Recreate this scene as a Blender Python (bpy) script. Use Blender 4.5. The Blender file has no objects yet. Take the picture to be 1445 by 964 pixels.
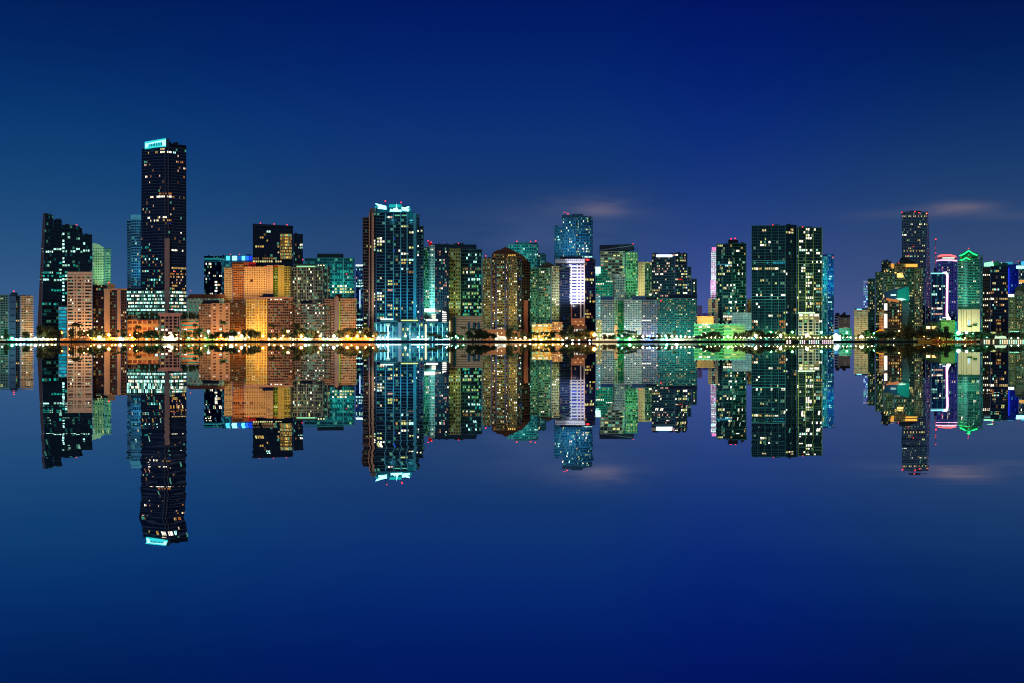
import bpy, bmesh, math, random
from mathutils import Vector
RND = random.Random(7)
SC = bpy.context.scene
COL = SC.collection
# ------------------------------------------------------------------ camera mapping (metres from the photograph's proportions)
F, CX, HZ, CAMH = 1445.0, 722.5, 481.2, 1.2
GZ = 1.3                                   # ground level above the bay
def X(px, Y): return (px - CX) * Y / F
def Z(py, Y): return CAMH + (HZ - py) * Y / F
def srgb(r, g, b):
    f = lambda c: (c / 255 / 12.92) if c <= 10 else ((c / 255 + .055) / 1.055) ** 2.4
    return (f(r), f(g), f(b), 1)

# ------------------------------------------------------------------ materials
_mats = {}
def _new(name):
    m = bpy.data.materials.new(name); m.use_nodes = True
    nt = m.node_tree; nt.nodes.clear()
    return m, nt, nt.nodes.new, nt.links.new
def matte(rgb, rough=.75, var=.22, scale=.12):  # facade colours passed in partly carry the tint of the city lamps
    k = ('matte', rgb, rough, var, scale)
    if k in _mats: return _mats[k]
    m, nt, N, L = _new('tinted_matte')
    out = N('ShaderNodeOutputMaterial'); b = N('ShaderNodeBsdfPrincipled'); L(b.outputs[0], out.inputs[0])
    tc = N('ShaderNodeTexCoord'); no = N('ShaderNodeTexNoise'); no.inputs['Scale'].default_value = scale; no.inputs['Detail'].default_value = 5
    mp = N('ShaderNodeMapping'); mp.inputs['Scale'].default_value = (1, 1, .35)
    L(tc.outputs['Object'], mp.inputs[0]); L(mp.outputs[0], no.inputs['Vector'])
    c = srgb(*rgb)
    mx = N('ShaderNodeMix'); mx.data_type = 'RGBA'
    mx.inputs[6].default_value = tuple(v * (1 - var) for v in c[:3]) + (1,)
    mx.inputs[7].default_value = tuple(min(.9, v * (1 + var)) for v in c[:3]) + (1,)
    L(no.outputs[0], mx.inputs[0]); L(mx.outputs[2], b.inputs['Base Color'])
    b.inputs['Roughness'].default_value = rough; b.inputs['Specular IOR Level'].default_value = .2
    _mats[k] = m; return m
def fac(wall, glass, bay=3.0, wu=.72, rough=.18, dim=.05, dimc=(255, 200, 120), ds=.35):
    """window band: glass between mullions, each room a little different, some rooms faintly lit"""
    dim = min(1, dim * 2.4)
    k = ('fac', wall, glass, bay, wu, rough, dim, dimc, ds)
    if k in _mats: return _mats[k]
    m, nt, N, L = _new('window_band')
    out = N('ShaderNodeOutputMaterial'); b = N('ShaderNodeBsdfPrincipled'); L(b.outputs[0], out.inputs[0])
    def M(op, a, c=None):
        n = N('ShaderNodeMath'); n.operation = op
        for i, v in enumerate((a, c)):
            if v is None: continue
            if isinstance(v, (int, float)): n.inputs[i].default_value = v
            else: L(v, n.inputs[i])
        return n.outputs[0]
    uv = N('ShaderNodeUVMap'); sx = N('ShaderNodeSeparateXYZ'); L(uv.outputs[0], sx.inputs[0])
    ub = M('DIVIDE', sx.outputs[0], bay)
    fr = M('FRACT', ub)
    win = M('LESS_THAN', M('ABSOLUTE', M('SUBTRACT', fr, .5)), wu / 2)
    oi = N('ShaderNodeObjectInfo')
    cb = N('ShaderNodeCombineXYZ'); L(M('FLOOR', ub), cb.inputs[0]); L(M('FLOOR', sx.outputs[1]), cb.inputs[1]); L(M('MULTIPLY', oi.outputs['Random'], 91.0), cb.inputs[2])
    wn = N('ShaderNodeTexWhiteNoise'); wn.noise_dimensions = '3D'; L(cb.outputs[0], wn.inputs['Vector'])
    sc = N('ShaderNodeSeparateColor'); L(wn.outputs['Color'], sc.inputs[0])
    g = N('ShaderNodeMix'); g.data_type = 'RGBA'
    c = srgb(*glass)
    g.inputs[6].default_value = tuple(v * .45 for v in c[:3]) + (1,)
    g.inputs[7].default_value = tuple(v * 1.7 for v in c[:3]) + (1,)
    L(sc.outputs[0], g.inputs[0])
    mx = N('ShaderNodeMix'); mx.data_type = 'RGBA'; mx.inputs[6].default_value = srgb(*wall); L(g.outputs[2], mx.inputs[7]); L(win, mx.inputs[0])
    L(mx.outputs[2], b.inputs['Base Color'])
    L(M('SUBTRACT', .75, M('MULTIPLY', win, .75 - rough)), b.inputs['Roughness'])
    L(M('ADD', .15, M('MULTIPLY', win, .3)), b.inputs['Specular IOR Level'])
    em = N('ShaderNodeMix'); em.data_type = 'RGBA'; em.inputs[6].default_value = srgb(*dimc); em.inputs[7].default_value = srgb(120, 235, 190)
    L(M('GREATER_THAN', sc.outputs[2], .72), em.inputs[0])
    L(em.outputs[2], b.inputs['Emission Color'])
    lit = M('MULTIPLY', M('GREATER_THAN', sc.outputs[1], 1 - dim), win)
    L(M('MULTIPLY', lit, M('MULTIPLY', sc.outputs[2], ds)), b.inputs['Emission Strength'])
    m.cycles.emission_sampling = 'NONE'
    _mats[k] = m; return m
def emit(rgb, s, sample=False, name='lit_glass_and_glow'):
    k = ('emit', rgb, s, sample)
    if k in _mats: return _mats[k]
    m, nt, N, L = _new(name)
    out = N('ShaderNodeOutputMaterial'); e = N('ShaderNodeEmission'); L(e.outputs[0], out.inputs[0])
    e.inputs[0].default_value = srgb(*rgb); e.inputs[1].default_value = s
    m.cycles.emission_sampling = 'FRONT' if sample else 'NONE'
    _mats[k] = m; return m
def room(rgb, s, seed=0):
    """a lit room behind glass: brightness uneven over the pane (curtain, ceiling light)"""
    k = ('room', rgb, s)
    if k in _mats: return _mats[k]
    m, nt, N, L = _new('lit_room')
    out = N('ShaderNodeOutputMaterial'); e = N('ShaderNodeEmission'); L(e.outputs[0], out.inputs[0])
    e.inputs[0].default_value = srgb(*rgb)
    tc = N('ShaderNodeTexCoord'); no = N('ShaderNodeTexNoise'); no.noise_dimensions = '4D'; no.inputs['Scale'].default_value = 1.3
    oi = N('ShaderNodeObjectInfo'); mu = N('ShaderNodeMath'); mu.operation = 'MULTIPLY'; mu.inputs[1].default_value = 37.; L(oi.outputs['Random'], mu.inputs[0])
    L(tc.outputs['Object'], no.inputs['Vector']); L(mu.outputs[0], no.inputs['W'])
    mr = N('ShaderNodeMapRange'); mr.inputs[1].default_value = .3; mr.inputs[2].default_value = .7; mr.inputs[3].default_value = s * .22; mr.inputs[4].default_value = s * 1.25
    L(no.outputs[0], mr.inputs[0]); L(mr.outputs[0], e.inputs[1])
    m.cycles.emission_sampling = 'NONE'
    _mats[k] = m; return m
ROOF = matte((38, 42, 50))
DARK = matte((22, 25, 32))
WCOL = {'w': ((255, 228, 170), 1.15), 'W': ((255, 244, 215), 2.7), 'y': ((255, 205, 110), .8), 'Y': ((255, 205, 95), 1.6), 'o': ((255, 160, 80), .65), 'c': ((185, 255, 225), 1.0),
        'C': ((185, 255, 240), 2.3), 't': ((40, 225, 205), .65), 'g': ((150, 255, 150), .7), 'b': ((40, 80, 255), .9), 'r': ((255, 40, 40), .9), 'd': ((255, 200, 130), .3),
        'q': ((20, 200, 235), .85), 'G': ((235, 240, 150), 1.2), 'p': ((255, 190, 170), 1.0)}

# ------------------------------------------------------------------ object helpers
def link(o, parent=None):
    COL.objects.link(o)
    if parent is not None: o.parent = parent
    return o
def tag(o, label=None, cat=None, group=None, kind=None):
    for k, v in (('label', label), ('category', cat), ('group', group), ('kind', kind)):
        if v: o[k] = v
    return o
def mesh_obj(name, verts, faces, mats, parent=None, midx=None, uvs=None, smooth=False):
    me = bpy.data.meshes.new(name)
    me.from_pydata(verts, [], faces)
    for m in (mats if isinstance(mats, (list, tuple)) else [mats]): me.materials.append(m)
    if midx:
        for p, i in zip(me.polygons, midx): p.material_index = i
    if uvs:
        ul = me.uv_layers.new(name='UVMap')
        for p in me.polygons:
            for li, uv in zip(p.loop_indices, uvs[p.index]): ul.data[li].uv = uv
    if smooth:
        for p in me.polygons: p.use_smooth = True
    me.update()
    return link(bpy.data.objects.new(name, me), parent)

def S(x0, x1, d=0): return [(x0, d), (x1, d)]
def A(x0, x1, bulge, n=6, d=0):
    return [(x0 + (x1 - x0) * i / n, d + bulge * (1 - math.sin(math.pi * i / n))) for i in range(n + 1)]
def offset_poly(pts, o):
    """pts clockwise seen from above with the front left-to-right: move each edge by o outwards (negative: inwards)"""
    n = len(pts); res = []
    for i in range(n):
        a, b, c = Vector(pts[i - 1]), Vector(pts[i]), Vector(pts[(i + 1) % n])
        d1 = (b - a).normalized(); d2 = (c - b).normalized()
        n1 = Vector((d1.y, -d1.x)); n2 = Vector((d2.y, -d2.x))
        m = n1 + n2
        if m.length < .2: m = n1 * 1
        else: m = m / max(.35, m.length_squared / 2)
        res.append((b.x + m.x * o, b.y + m.y * o))
    return res

BUILDINGS = []
_pane_mesh = {}
def pane_mesh(c):
    if c not in _pane_mesh:
        rgb, s = WCOL[c]
        me = bpy.data.meshes.new('lit_window')
        me.from_pydata([(-.5, 0, -.5), (.5, 0, -.5), (.5, 0, .5), (-.5, 0, .5)], [], [(0, 1, 2, 3)])
        me.materials.append(room(rgb, s))
        _pane_mesh[c] = me
    return _pane_mesh[c]

class Section: pass

class Bld:
    def __init__(s, name, label, cat, ref, Y, px, group=None):
        s.Y, s.ref, s.px = Y, ref, px
        s.e = bpy.data.objects.new(name, None); s.e.empty_display_size = 3
        s.e.location = (X(px, Y), Y, GZ); link(s.e); tag(s.e, label, cat, group)
        s.o = Vector((X(px, Y), Y, GZ)); s.panes = []; s.secs = []; s.taken = set()
        BUILDINGS.append(s)
    def loc(s, vs): return [(v[0] - s.o.x, v[1] - s.o.y, v[2] - s.o.z) for v in vs]
    def sec(s, pts, top, bot=None, fl=4.1, p=.35, sp=.4, wall=(120, 120, 120), glass=(18, 24, 34), bay=3.2, wu=.72, dim=.05, dimc=(255, 200, 120), ds=.35,
            depth=22, top_pts=None, name='wall', par=1.0, rough=.18, fins=None, cap=None):
        Y = s.Y; bay = bay * .78 if bay < 5 else bay
        def outline(P):
            f = [(X(px, Y + d), Y + d) for px, d in P]
            yb = Y + max(d for _, d in P) + depth
            return f + [(X(P[-1][0] - .4, yb), yb), (X(P[0][0] + .4, yb), yb)]
        o0 = outline(pts); o1 = outline(top_pts) if top_pts else o0
        z0 = GZ if bot is None else Z(bot, Y); z1 = Z(top, Y)
        flh = fl * Y / F; n = max(1, round((z1 - z0) / flh)); flh = (z1 - z0) / n
        in0 = offset_poly(o0, -p); in1 = offset_poly(o1, -p)
        k = len(o0)
        per = [0]
        for i in range(k): per.append(per[-1] + (Vector(o0[(i + 1) % k]) - Vector(o0[i])).length)
        rings = []
        for j in range(n):
            a = z0 + j * flh
            rings += [(a, 0), (a + sp * flh, 0), (a + sp * flh, 1), (a + flh, 1)]
        rings += [(z1, 0), (z1 + par, 0)]
        vs, fs, mi, uv = [], [], [], []
        def ring(z, inn):
            t = (z - z0) / (z1 - z0)
            A_, B_ = (in0, in1) if inn else (o0, o1)
            return [(a[0] + (b[0] - a[0]) * t, a[1] + (b[1] - a[1]) * t, z) for a, b in zip(A_, B_)]
        for z, inn in rings: vs += ring(z, inn)
        for r in range(len(rings) - 1):
            g = rings[r][1] == 1 and rings[r + 1][1] == 1
            for i in range(k):
                j = (i + 1) % k
                fs.append((r * k + i, r * k + j, (r + 1) * k + j, (r + 1) * k + i)); mi.append(1 if g else 0)
                v0 = (rings[r][0] - z0) / flh + .001; v1 = (rings[r + 1][0] - z0) / flh - .001
                uv.append([(per[i], v0), (per[i + 1], v0), (per[i + 1], v1), (per[i], v1)])
        fs.append(tuple(range((len(rings) - 1) * k, len(rings) * k))); mi.append(2); uv.append([(0, 0)] * k)
        wm = wall if not isinstance(wall, tuple) else matte(wall)
        wc = wall if isinstance(wall, tuple) else (60, 60, 60)
        ob = mesh_obj(name, s.loc(vs), fs, [wm, fac(wc, glass, bay, wu, rough, dim, dimc, ds), matte(cap) if cap else ROOF], s.e, mi, uv)
        q = Section(); q.b, q.o0, q.o1, q.in0, q.in1, q.z0, q.z1, q.n, q.flh, q.sp, q.bay, q.wu, q.nf, q.Y, q.p = s, o0, o1, in0, in1, z0, z1, n, flh, sp, bay, wu, len(pts) - 1, Y, p
        s.secs.append(q); s.last = q
        if fins:
            xs, w, m, dd = fins
            for x in xs: s.box('pier', x - w / 2, x + w / 2, top, bot if bot else None, m, dy=dd)
        return q
    def _cells(s, q):
        for i in range(q.nf):
            a, b = Vector(q.o0[i]), Vector(q.o0[i + 1])
            L = (b - a).length; nb = max(1, int(round(L / q.bay)))
            for f in range(q.n):
                t = (q.z0 + (f + .5) * q.flh - q.z0) / (q.z1 - q.z0)
                ia = Vector(q.in0[i]).lerp(Vector(q.in1[i]), t); ib = Vector(q.in0[i + 1]).lerp(Vector(q.in1[i + 1]), t)
                for c in range(nb):
                    pos = ia.lerp(ib, (c + .5) / nb)
                    z = q.z0 + (f + q.sp + (1 - q.sp) / 2) * q.flh
                    yield i, f, c, nb, pos, z, (ib - ia).normalized(), (ib - ia).length / nb
    def _pane(s, q, key, pos, z, d, w, c):
        if (id(q), key) in s.taken: return
        s.taken.add((id(q), key))
        nrm = Vector((d.y, -d.x))
        s.panes.append((pos.x + nrm.x * .12, pos.y + nrm.y * .12, z, w * min(.9, q.wu + .04) * RND.uniform(.6, .95), q.flh * (1 - q.sp) * RND.uniform(.66, .86), math.atan2(d.y, d.x), c))
    def lit(s, frac, pal='wwyo', area=None, q=None, run=.35):
        q = q or s.last; prev = False; pc = None
        for i, f, c, nb, pos, z, d, w in s._cells(q):
            if c == 0: prev = False
            px = CX + pos.x * F / pos.y; py = HZ - (z - CAMH) * F / pos.y
            if area and not (area[0] <= px <= area[1] and area[2] <= py <= area[3]): continue
            r = RND.random()
            if r < frac or (prev and r < run):
                if not prev or RND.random() < .4: pc = RND.choice(pal)
                s._pane(q, (i, f, c), pos, z, d, w, pc); prev = r < frac
            else: prev = False
    def row(s, y, x0, x1, pal='w', dens=1., q=None):
        """the storey nearest to image height y, lit between x0 and x1"""
        for q in ([q] if q else s.secs):
            for i, f, c, nb, pos, z, d, w in s._cells(q):
                px = CX + pos.x * F / pos.y; py = HZ - (z - CAMH) * F / pos.y
                if x0 <= px <= x1 and abs(py - y) <= q.flh * F / pos.y * .5 and RND.random() < dens:
                    s._pane(q, (i, f, c), pos, z, d, w, RND.choice(pal))
    def box(s, name, x0, x1, y0, y1, mat, dy=-1., d=3., bevel=0):
        Y = s.Y + dy; z1 = Z(y0, Y); z0 = GZ if y1 is None else Z(y1, Y)
        a, b = X(x0, Y), X(x1, Y)
        a2, b2 = X(x0, Y + d), X(x1, Y + d)
        vs = [(a, Y, z0), (b, Y, z0), (b2, Y + d, z0), (a2, Y + d, z0), (a, Y, z1), (b, Y, z1), (b2, Y + d, z1), (a2, Y + d, z1)]
        return mesh_obj(name, s.loc(vs), [(0, 1, 5, 4), (1, 2, 6, 5), (2, 3, 7, 6), (3, 0, 4, 7), (4, 5, 6, 7), (3, 2, 1, 0)], mat if not isinstance(mat, tuple) else matte(mat), s.e)
    def prism(s, name, poly, mat, dy=-1., d=10.):
        """a silhouette in photo proportions with real depth"""
        Y = s.Y + dy; n = len(poly)
        vs = [(X(x, Y), Y, Z(y, Y)) for x, y in poly] + [(X(x, Y + d), Y + d, Z(y, Y)) for x, y in poly]
        fs = [tuple(range(n))[::-1], tuple(range(n, 2 * n))] + [(i, (i + 1) % n, n + (i + 1) % n, n + i) for i in range(n)]
        return mesh_obj(name, s.loc(vs), fs, mat if not isinstance(mat, tuple) else matte(mat), s.e)
    def red(s, px, py, r=1.0, dy=2, name='warning_light', mat=None):
        Y = s.Y + dy; m = mat or emit((255, 50, 55), 3.2)
        o = ball(name, r * Y / F * .72, m, s.e); o.location = Vector((X(px, Y), Y, Z(py, Y))) - s.o
        if mat is None:
            zz = r * Y / F
            t = tube('light_mast', [(0, 0, -2.6 * zz), (0, 0, -.9 * zz)], .14, DARK, s.e); t.location = o.location
        return o
    def finish(s):
        # plant rooms, railings and aerials on the wider flat roofs
        for q in s.secs:
            x0, x1 = q.o1[0][0] * F / q.o1[0][1] + CX, q.o1[q.nf][0] * F / q.o1[q.nf][1] + CX
            if x1 - x0 < 11 or q.z1 < 25: continue
            top = HZ - (q.z1 + 1 - CAMH) * F / q.Y
            for i in range(RND.randint(1, 2)):
                w_ = RND.uniform(2, .3 * (x1 - x0)); a_ = RND.uniform(x0 + 1.5, x1 - w_ - 1.5); h_ = RND.uniform(.7, 1.7)
                s.box('plant_room', a_, a_ + w_, top - h_, top + .6, RND.choice([(40, 46, 56), (56, 60, 66), (30, 40, 48)]), dy=q.o1[0][1] - q.Y + RND.uniform(5, 9), d=RND.uniform(3, 6))
            if RND.random() < .5:
                a_ = RND.uniform(x0 + 2, x1 - 2); s.box('aerial', a_, a_ + .22, top - RND.uniform(2, 4.5), top + .6, DARK, dy=q.o1[0][1] - q.Y + 6, d=.2)
        s.panes.sort(key=lambda p: -p[3] * p[4])
        first, rest = s.panes[:100], s.panes[100:]
        for x, y, z, w, h, a, c in first:
            o = link(bpy.data.objects.new('lit_window', pane_mesh(c)), s.e)
            o.location = (x - s.o.x, y - s.o.y, z - s.o.z); o.rotation_euler = (0, 0, a); o.scale = (w, 1, h)
        if rest:
            vs, fs, mi, ms = [], [], [], []
            for x, y, z, w, h, a, c in rest:
                if c not in ms: ms.append(c)
                k = len(vs); dx, dy = math.cos(a) * w / 2, math.sin(a) * w / 2
                vs += [(x - dx, y - dy, z - h / 2), (x + dx, y + dy, z - h / 2), (x + dx, y + dy, z + h / 2), (x - dx, y - dy, z + h / 2)]
                fs.append((k, k + 1, k + 2, k + 3)); mi.append(ms.index(c))
            o = mesh_obj('lit_windows', s.loc(vs), fs, [room(*WCOL[c]) for c in ms], s.e, mi)
            o['kind'] = 'stuff'

_balls = {}
def ball(name, r, mat, parent=None, seg=10):
    k = (mat.name, seg)
    if k not in _balls:
        bm = bmesh.new(); bmesh.ops.create_icosphere(bm, subdivisions=2, radius=1)
        me = bpy.data.meshes.new(name); bm.to_mesh(me); bm.free(); me.materials.append(mat)
        for p in me.polygons: p.use_smooth = True
        _balls[k] = me
    o = link(bpy.data.objects.new(name, _balls[k]), parent); o.scale = (r, r, r); return o
def tube_geo(path, r0, r1=None, n=6):
    r1 = r0 if r1 is None else r1; vs, fs = [], []
    for i, p in enumerate(path):
        t = i / (len(path) - 1); r = r0 + (r1 - r0) * t
        q = Vector(path[min(i + 1, len(path) - 1)]) - Vector(path[max(i - 1, 0)])
        q.normalize(); u = q.orthogonal().normalized(); v = q.cross(u)
        for k in range(n):
            a = 2 * math.pi * k / n
            w = Vector(p) + (u * math.cos(a) + v * math.sin(a)) * r; vs.append(tuple(w))
    for i in range(len(path) - 1):
        for k in range(n):
            fs.append((i * n + k, i * n + (k + 1) % n, (i + 1) * n + (k + 1) % n, (i + 1) * n + k))
    fs += [tuple(range(n))[::-1], tuple(range((len(path) - 1) * n, len(path) * n))]
    return vs, fs
def tube(name, path, r0, mat, parent=None, r1=None, n=6):
    v, f = tube_geo(path, r0, r1, n); return mesh_obj(name, v, f, mat, parent)

# ------------------------------------------------------------------ added spots without fixtures that light the facades
def spot(px, Y, z, tx, tY, tz, rgb, power, ang=70, r=.6):
    l = bpy.data.lights.new('facade_fill', 'SPOT'); l.energy = power; l.color = srgb(*rgb)[:3]; l.spot_size = math.radians(ang); l.spot_blend = 1; l.shadow_soft_size = r
    o = bpy.data.objects.new('facade_fill', l); COL.objects.link(o)
    o.location = (X(px, Y), Y, z)
    d = Vector((X(tx, tY), tY, tz)) - o.location
    o.rotation_euler = d.to_track_quat('-Z', 'Y').to_euler()
    return o
#@@BUILDINGS
# ------------------------------------------------------------------ buildings, left to right
GRP = {'apartment_tower': 'apartment towers along the bay', 'office_tower': 'office towers along the bay', 'apartment_block': 'lower apartment blocks along the bay', 'parking_garage': 'parking garages along the bay',
       'hotel': 'hotels along the bay', 'waterfront_building': 'low buildings on the waterfront'}
def T(name, label, ref, Y, px, cat=None):
    return Bld(name, label, cat or {'apartment_tower': 'tower', 'office_tower': 'tower', 'apartment_block': 'building', 'parking_garage': 'garage', 'hotel': 'hotel', 'waterfront_building': 'building'}[name], ref, Y, px, GRP.get(name))

# slab block at the far left
b = T('apartment_block', 'teal and tan slab apartment block with a plain blue stair tower beside the bay', 'the teal and tan slab block', 1212, 24)
b.sec(S(-14, 12.5), 417, fl=3.3, p=.7, sp=.42, wall=(105, 140, 130), glass=(14, 30, 34), bay=4); b.lit(.07, 'Gwc')
b.row(421, -1, 6, 'GG', 1)
b.sec(S(12.8, 21.5), 416.5, fl=9, p=.05, sp=.86, wall=(62, 88, 118), glass=(20, 34, 50), bay=9, dim=0, name='stair_tower')
b.sec(S(21.5, 28.5, 5), 418, fl=3.3, p=.4, sp=.3, wall=(60, 75, 90), glass=(10, 18, 26), bay=3.5); b.lit(.08, 'yo')
b.sec(S(28.5, 47.5), 418.7, fl=3.2, p=1.4, sp=.45, wall=(205, 165, 125), glass=(60, 42, 34), bay=4.4, dim=.3, dimc=(255, 170, 90)); b.lit(.14, 'Wowp')
b.box('penthouse', 15, 25, 413, 416.5, (30, 36, 52), dy=2, d=10); b.box('penthouse', 28, 37, 416.5, 419, (30, 36, 52), dy=4, d=8)
b.red(19.5, 411.2, 1.2)

# dark stepped tower
b = T('office_tower', 'dark glass tower with a stepped slanting roofline and two teal lit storeys', 'the dark stepped tower', 1300, 90)
dk = dict(fl=4.9, p=.08, sp=.3, wall=(20, 42, 50), glass=(7, 20, 28), bay=4.2, wu=.9, dim=.05, dimc=(60, 200, 190), ds=.18)
b.sec([(51.8, 9), (57.5, 0)], 301.5, top_pts=[(60.5, 9), (63.3, 0)], fl=4.9, p=.1, sp=.9, wall=(120, 85, 72), glass=(60, 40, 40), dim=0, name='side_wall')  # warm light on this side face is put into its brown wall colour
A1 = b.sec([(57.6, 0), (75.5, 0)], 304.4, top_pts=[(63.4, 0), (75.5, 0)], **dk); b.box('roof_step', 63.4, 68.6, 301, 304.6, (14, 26, 34), dy=.2, d=16)
b.sec(S(75.6, 87.4), 311, **dk); b.sec(S(87.5, 107), 318.5, **dk); b.sec(S(107.1, 113), 320.5, **dk); b.sec(S(113.1, 117), 329, **dk); b.sec(S(117.1, 130), 332, **dk)
b.box('core', 64, 129.6, 334, None, (14, 26, 34), dy=2, d=16); b.box('core', 66, 116, 322, 334, (14, 26, 34), dy=2, d=16)
for q in list(b.secs[1:]): b.lit(.012, 'tct', q=q, area=(57, 130, 330, 440))
b.row(353, 57, 130, 'CCcc', .9); b.row(382.5, 60, 96, 'ctt', .6); b.row(387, 58, 96, 'Cct', .75); b.row(391.5, 56, 96, 'tcC', .55); b.row(396.5, 55, 95, 'CCc', .85); b.row(411.5, 72, 96, 'tt', .8)
b.row(372, 80, 112, 'ct', .25); b.row(376, 88, 100, 'c', .6); b.row(430.5, 57, 84, 't', .4); b.row(343, 116, 121, 'C', .6)
for yy in (331, 339, 343, 348, 358, 363, 368, 401, 406, 411, 416, 421, 426): b.row(yy, 85.5, 90.5, 'C', .95)
b.red(108, 317.3, 1.1); b.red(90, 324, .8)

# cyan lit decks
b = T('parking_garage', 'narrow cyan lit deck building tucked between the dark stepped tower and the cream tower', 'the cyan lit decks', 1240, 88.5)
b.sec(S(82, 95), 434, fl=4.7, p=.5, sp=.36, wall=(60, 130, 150), glass=(20, 150, 190), bay=11, wu=.97)
for yy in range(436, 470, 4): b.row(yy, 80, 97, 'q', 1)

# cream apartment tower
b = T('apartment_tower', 'cream apartment tower with dark window strips and a column of square balconies', 'the cream striped tower', 1216, 112)
b.sec(S(95, 130), 386, fl=4.62, p=.7, sp=.5, wall=(220, 184, 152), glass=(26, 20, 20), bay=3.1, wu=.98, dim=.12, dimc=(255, 190, 110)); 
b.box('parapet', 95, 130, 383.6, 387.5, (220, 184, 152), dy=-.3, d=22)
for x0, x1 in ((95, 95.8), (103.4, 105.3), (107.3, 109.4), (114.7, 116.4), (118.4, 120), (129.2, 130)):
    b.box('pier', x0, x1, 387, None, (220, 184, 152), dy=-.12, d=2)
b.lit(.05, 'pWwo'); b.row(438.5, 104, 122, 'WWp', .9); b.row(423.5, 97, 105, 'pW', .7); b.row(397.5, 119, 130, 'wW', .6); b.row(462, 96, 130, 'pW', .4); b.row(455, 97, 104, 'Wp', .7); b.row(422, 120, 127, 'w', .8)

# pale green curved tower
b = T('apartment_tower', 'pale green tower with a curved top rising behind the cream and brown towers', 'the pale green curved tower', 1370, 144)
b.sec(S(130.5, 147), 350, fl=3.6, p=.25, sp=.5, wall=(175, 215, 170), glass=(20, 80, 85), bay=4.2, wu=.5, dim=.12, dimc=(190, 255, 190)); b.lit(.14, 'cGgw')
b.prism('curved_crown', [(130.5, 350.2), (130.5, 343), (135, 343.4), (140, 345), (144, 347.4), (147, 350.2)], (175, 215, 170), dy=.2, d=18)
b.sec(S(147.2, 157, 2), 353, fl=3.6, p=1.2, sp=.4, wall=(120, 190, 165), glass=(16, 60, 66), bay=3.5, dim=.2, dimc=(190, 255, 190)); b.lit(.22, 'cgGw')
b.box('roof_box', 149, 156, 350.6, 353, (90, 130, 125), dy=4, d=8)

# brown tower with fins
b = T('apartment_block', 'dark brown apartment building with two tall tan fins and a stepped penthouse', 'the brown finned building', 1220, 155)
b.sec(S(130.5, 147, 3), 406.5, fl=4.2, p=.8, sp=.3, wall=(52, 32, 28), glass=(16, 12, 14), bay=4.5, dim=.12); b.lit(.07, 'Wywo')
b.sec(S(155, 165.4, 1), 409, fl=4.3, p=.5, sp=.3, wall=(92, 66, 46), glass=(20, 15, 16), bay=3.1); b.lit(.07, 'wo')
b.sec(S(170.2, 179, 1), 410, fl=4.3, p=.5, sp=.3, wall=(92, 66, 46), glass=(20, 15, 16), bay=3.1); b.lit(.09, 'wo')
b.box('pier', 147.1, 154.9, 408, None, (190, 150, 112), dy=-1, d=18); b.box('pier', 165.5, 170.1, 408.5, None, (180, 138, 98), dy=-1, d=16)
b.box('roof_slab', 146.6, 179.4, 407.3, 409.2, (175, 138, 104), dy=-.5, d=22)
b.box('penthouse', 151.8, 162.5, 400.8, 407.2, (185, 145, 100), dy=4, d=10); b.box('roof_box', 131, 151, 402.5, 406.4, (44, 40, 44), dy=5, d=10); b.box('roof_box', 166, 172, 407, 408.6, (30, 30, 40), dy=5, d=5)
b.red(153.5, 398.8, 1.4); b.red(143, 404, .7, mat=emit((255, 205, 120), 2.))

# blue balcony tower
b = T('apartment_tower', 'slim blue balconied tower standing against the tallest tower', 'the slim blue balcony tower', 1345, 189)
b.sec(S(179, 186, 4), 311.5, fl=3.9, p=1.6, sp=.3, wall=(80, 130, 160), glass=(14, 40, 68), bay=4); b.lit(.02, 'cb')
b.sec(A(184, 199, 2, 5), 311, fl=3.9, p=1.3, sp=.34, wall=(92, 150, 176), glass=(14, 50, 84), bay=3.6, dimc=(120, 220, 255)); b.lit(.03, 'ccw')
b.box('crown', 184.5, 199, 303, 310.6, (110, 185, 200), dy=2, d=14)
b.row(403, 184, 199, 'q', .5)

# the tallest tower
b = T('office_tower', 'tallest dark office tower, its slanted crown lit bright turquoise, over a white lit podium', 'the tallest tower', 1290, 231)
tl = [(198, 11), (226, 1.2), (233, -.2), (240, 1.5), (263.3, 15)]
tt = [(199.8, 11), (226, 1.2), (233, -.2), (240, 1.5), (263.0, 15)]
q = b.sec(tl, 208.5, top_pts=tt, fl=4.2, p=.28, sp=.26, wall=(48, 64, 92), glass=(10, 18, 36), bay=2.5, wu=.95, dim=.012, ds=.4, depth=34, dimc=(255, 180, 100))
b.sec([(238.5, 2.2), (263.0, 15)], 203, bot=208.2, fl=4, p=.1, sp=.5, wall=(22, 28, 40), glass=(10, 14, 22), dim=0, depth=18, name='upper_storey')
b.sec([(204.5, 10.5), (235.6, 2)], 208, bot=208.8, fl=.8, p=.1, sp=.5, wall=(34, 40, 54), dim=0, depth=16, name='upper_storey')
cr = emit((60, 235, 240), .95); ci = emit((190, 255, 250), 1.3)  # crown screen lit by lamps is given its own glow
b.prism('crown', [(204.2, 209), (204.2, 200.2), (234.2, 195), (234.2, 206.2)], cr, dy=1, d=8)
b.prism('crown_panel', [(205, 208.4), (205, 202.6), (209, 201.8), (209, 207.8)], ci, dy=.6, d=.3)
b.prism('crown_panel', [(209.5, 202.0), (234, 197.0), (234, 199.8), (222, 201), (209.5, 204)], ci, dy=.6, d=.3)
b.prism('crown_panel', [(229, 205.9), (229, 200.3), (233.8, 199.6), (233.8, 205.4)], ci, dy=.6, d=.3)
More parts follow.
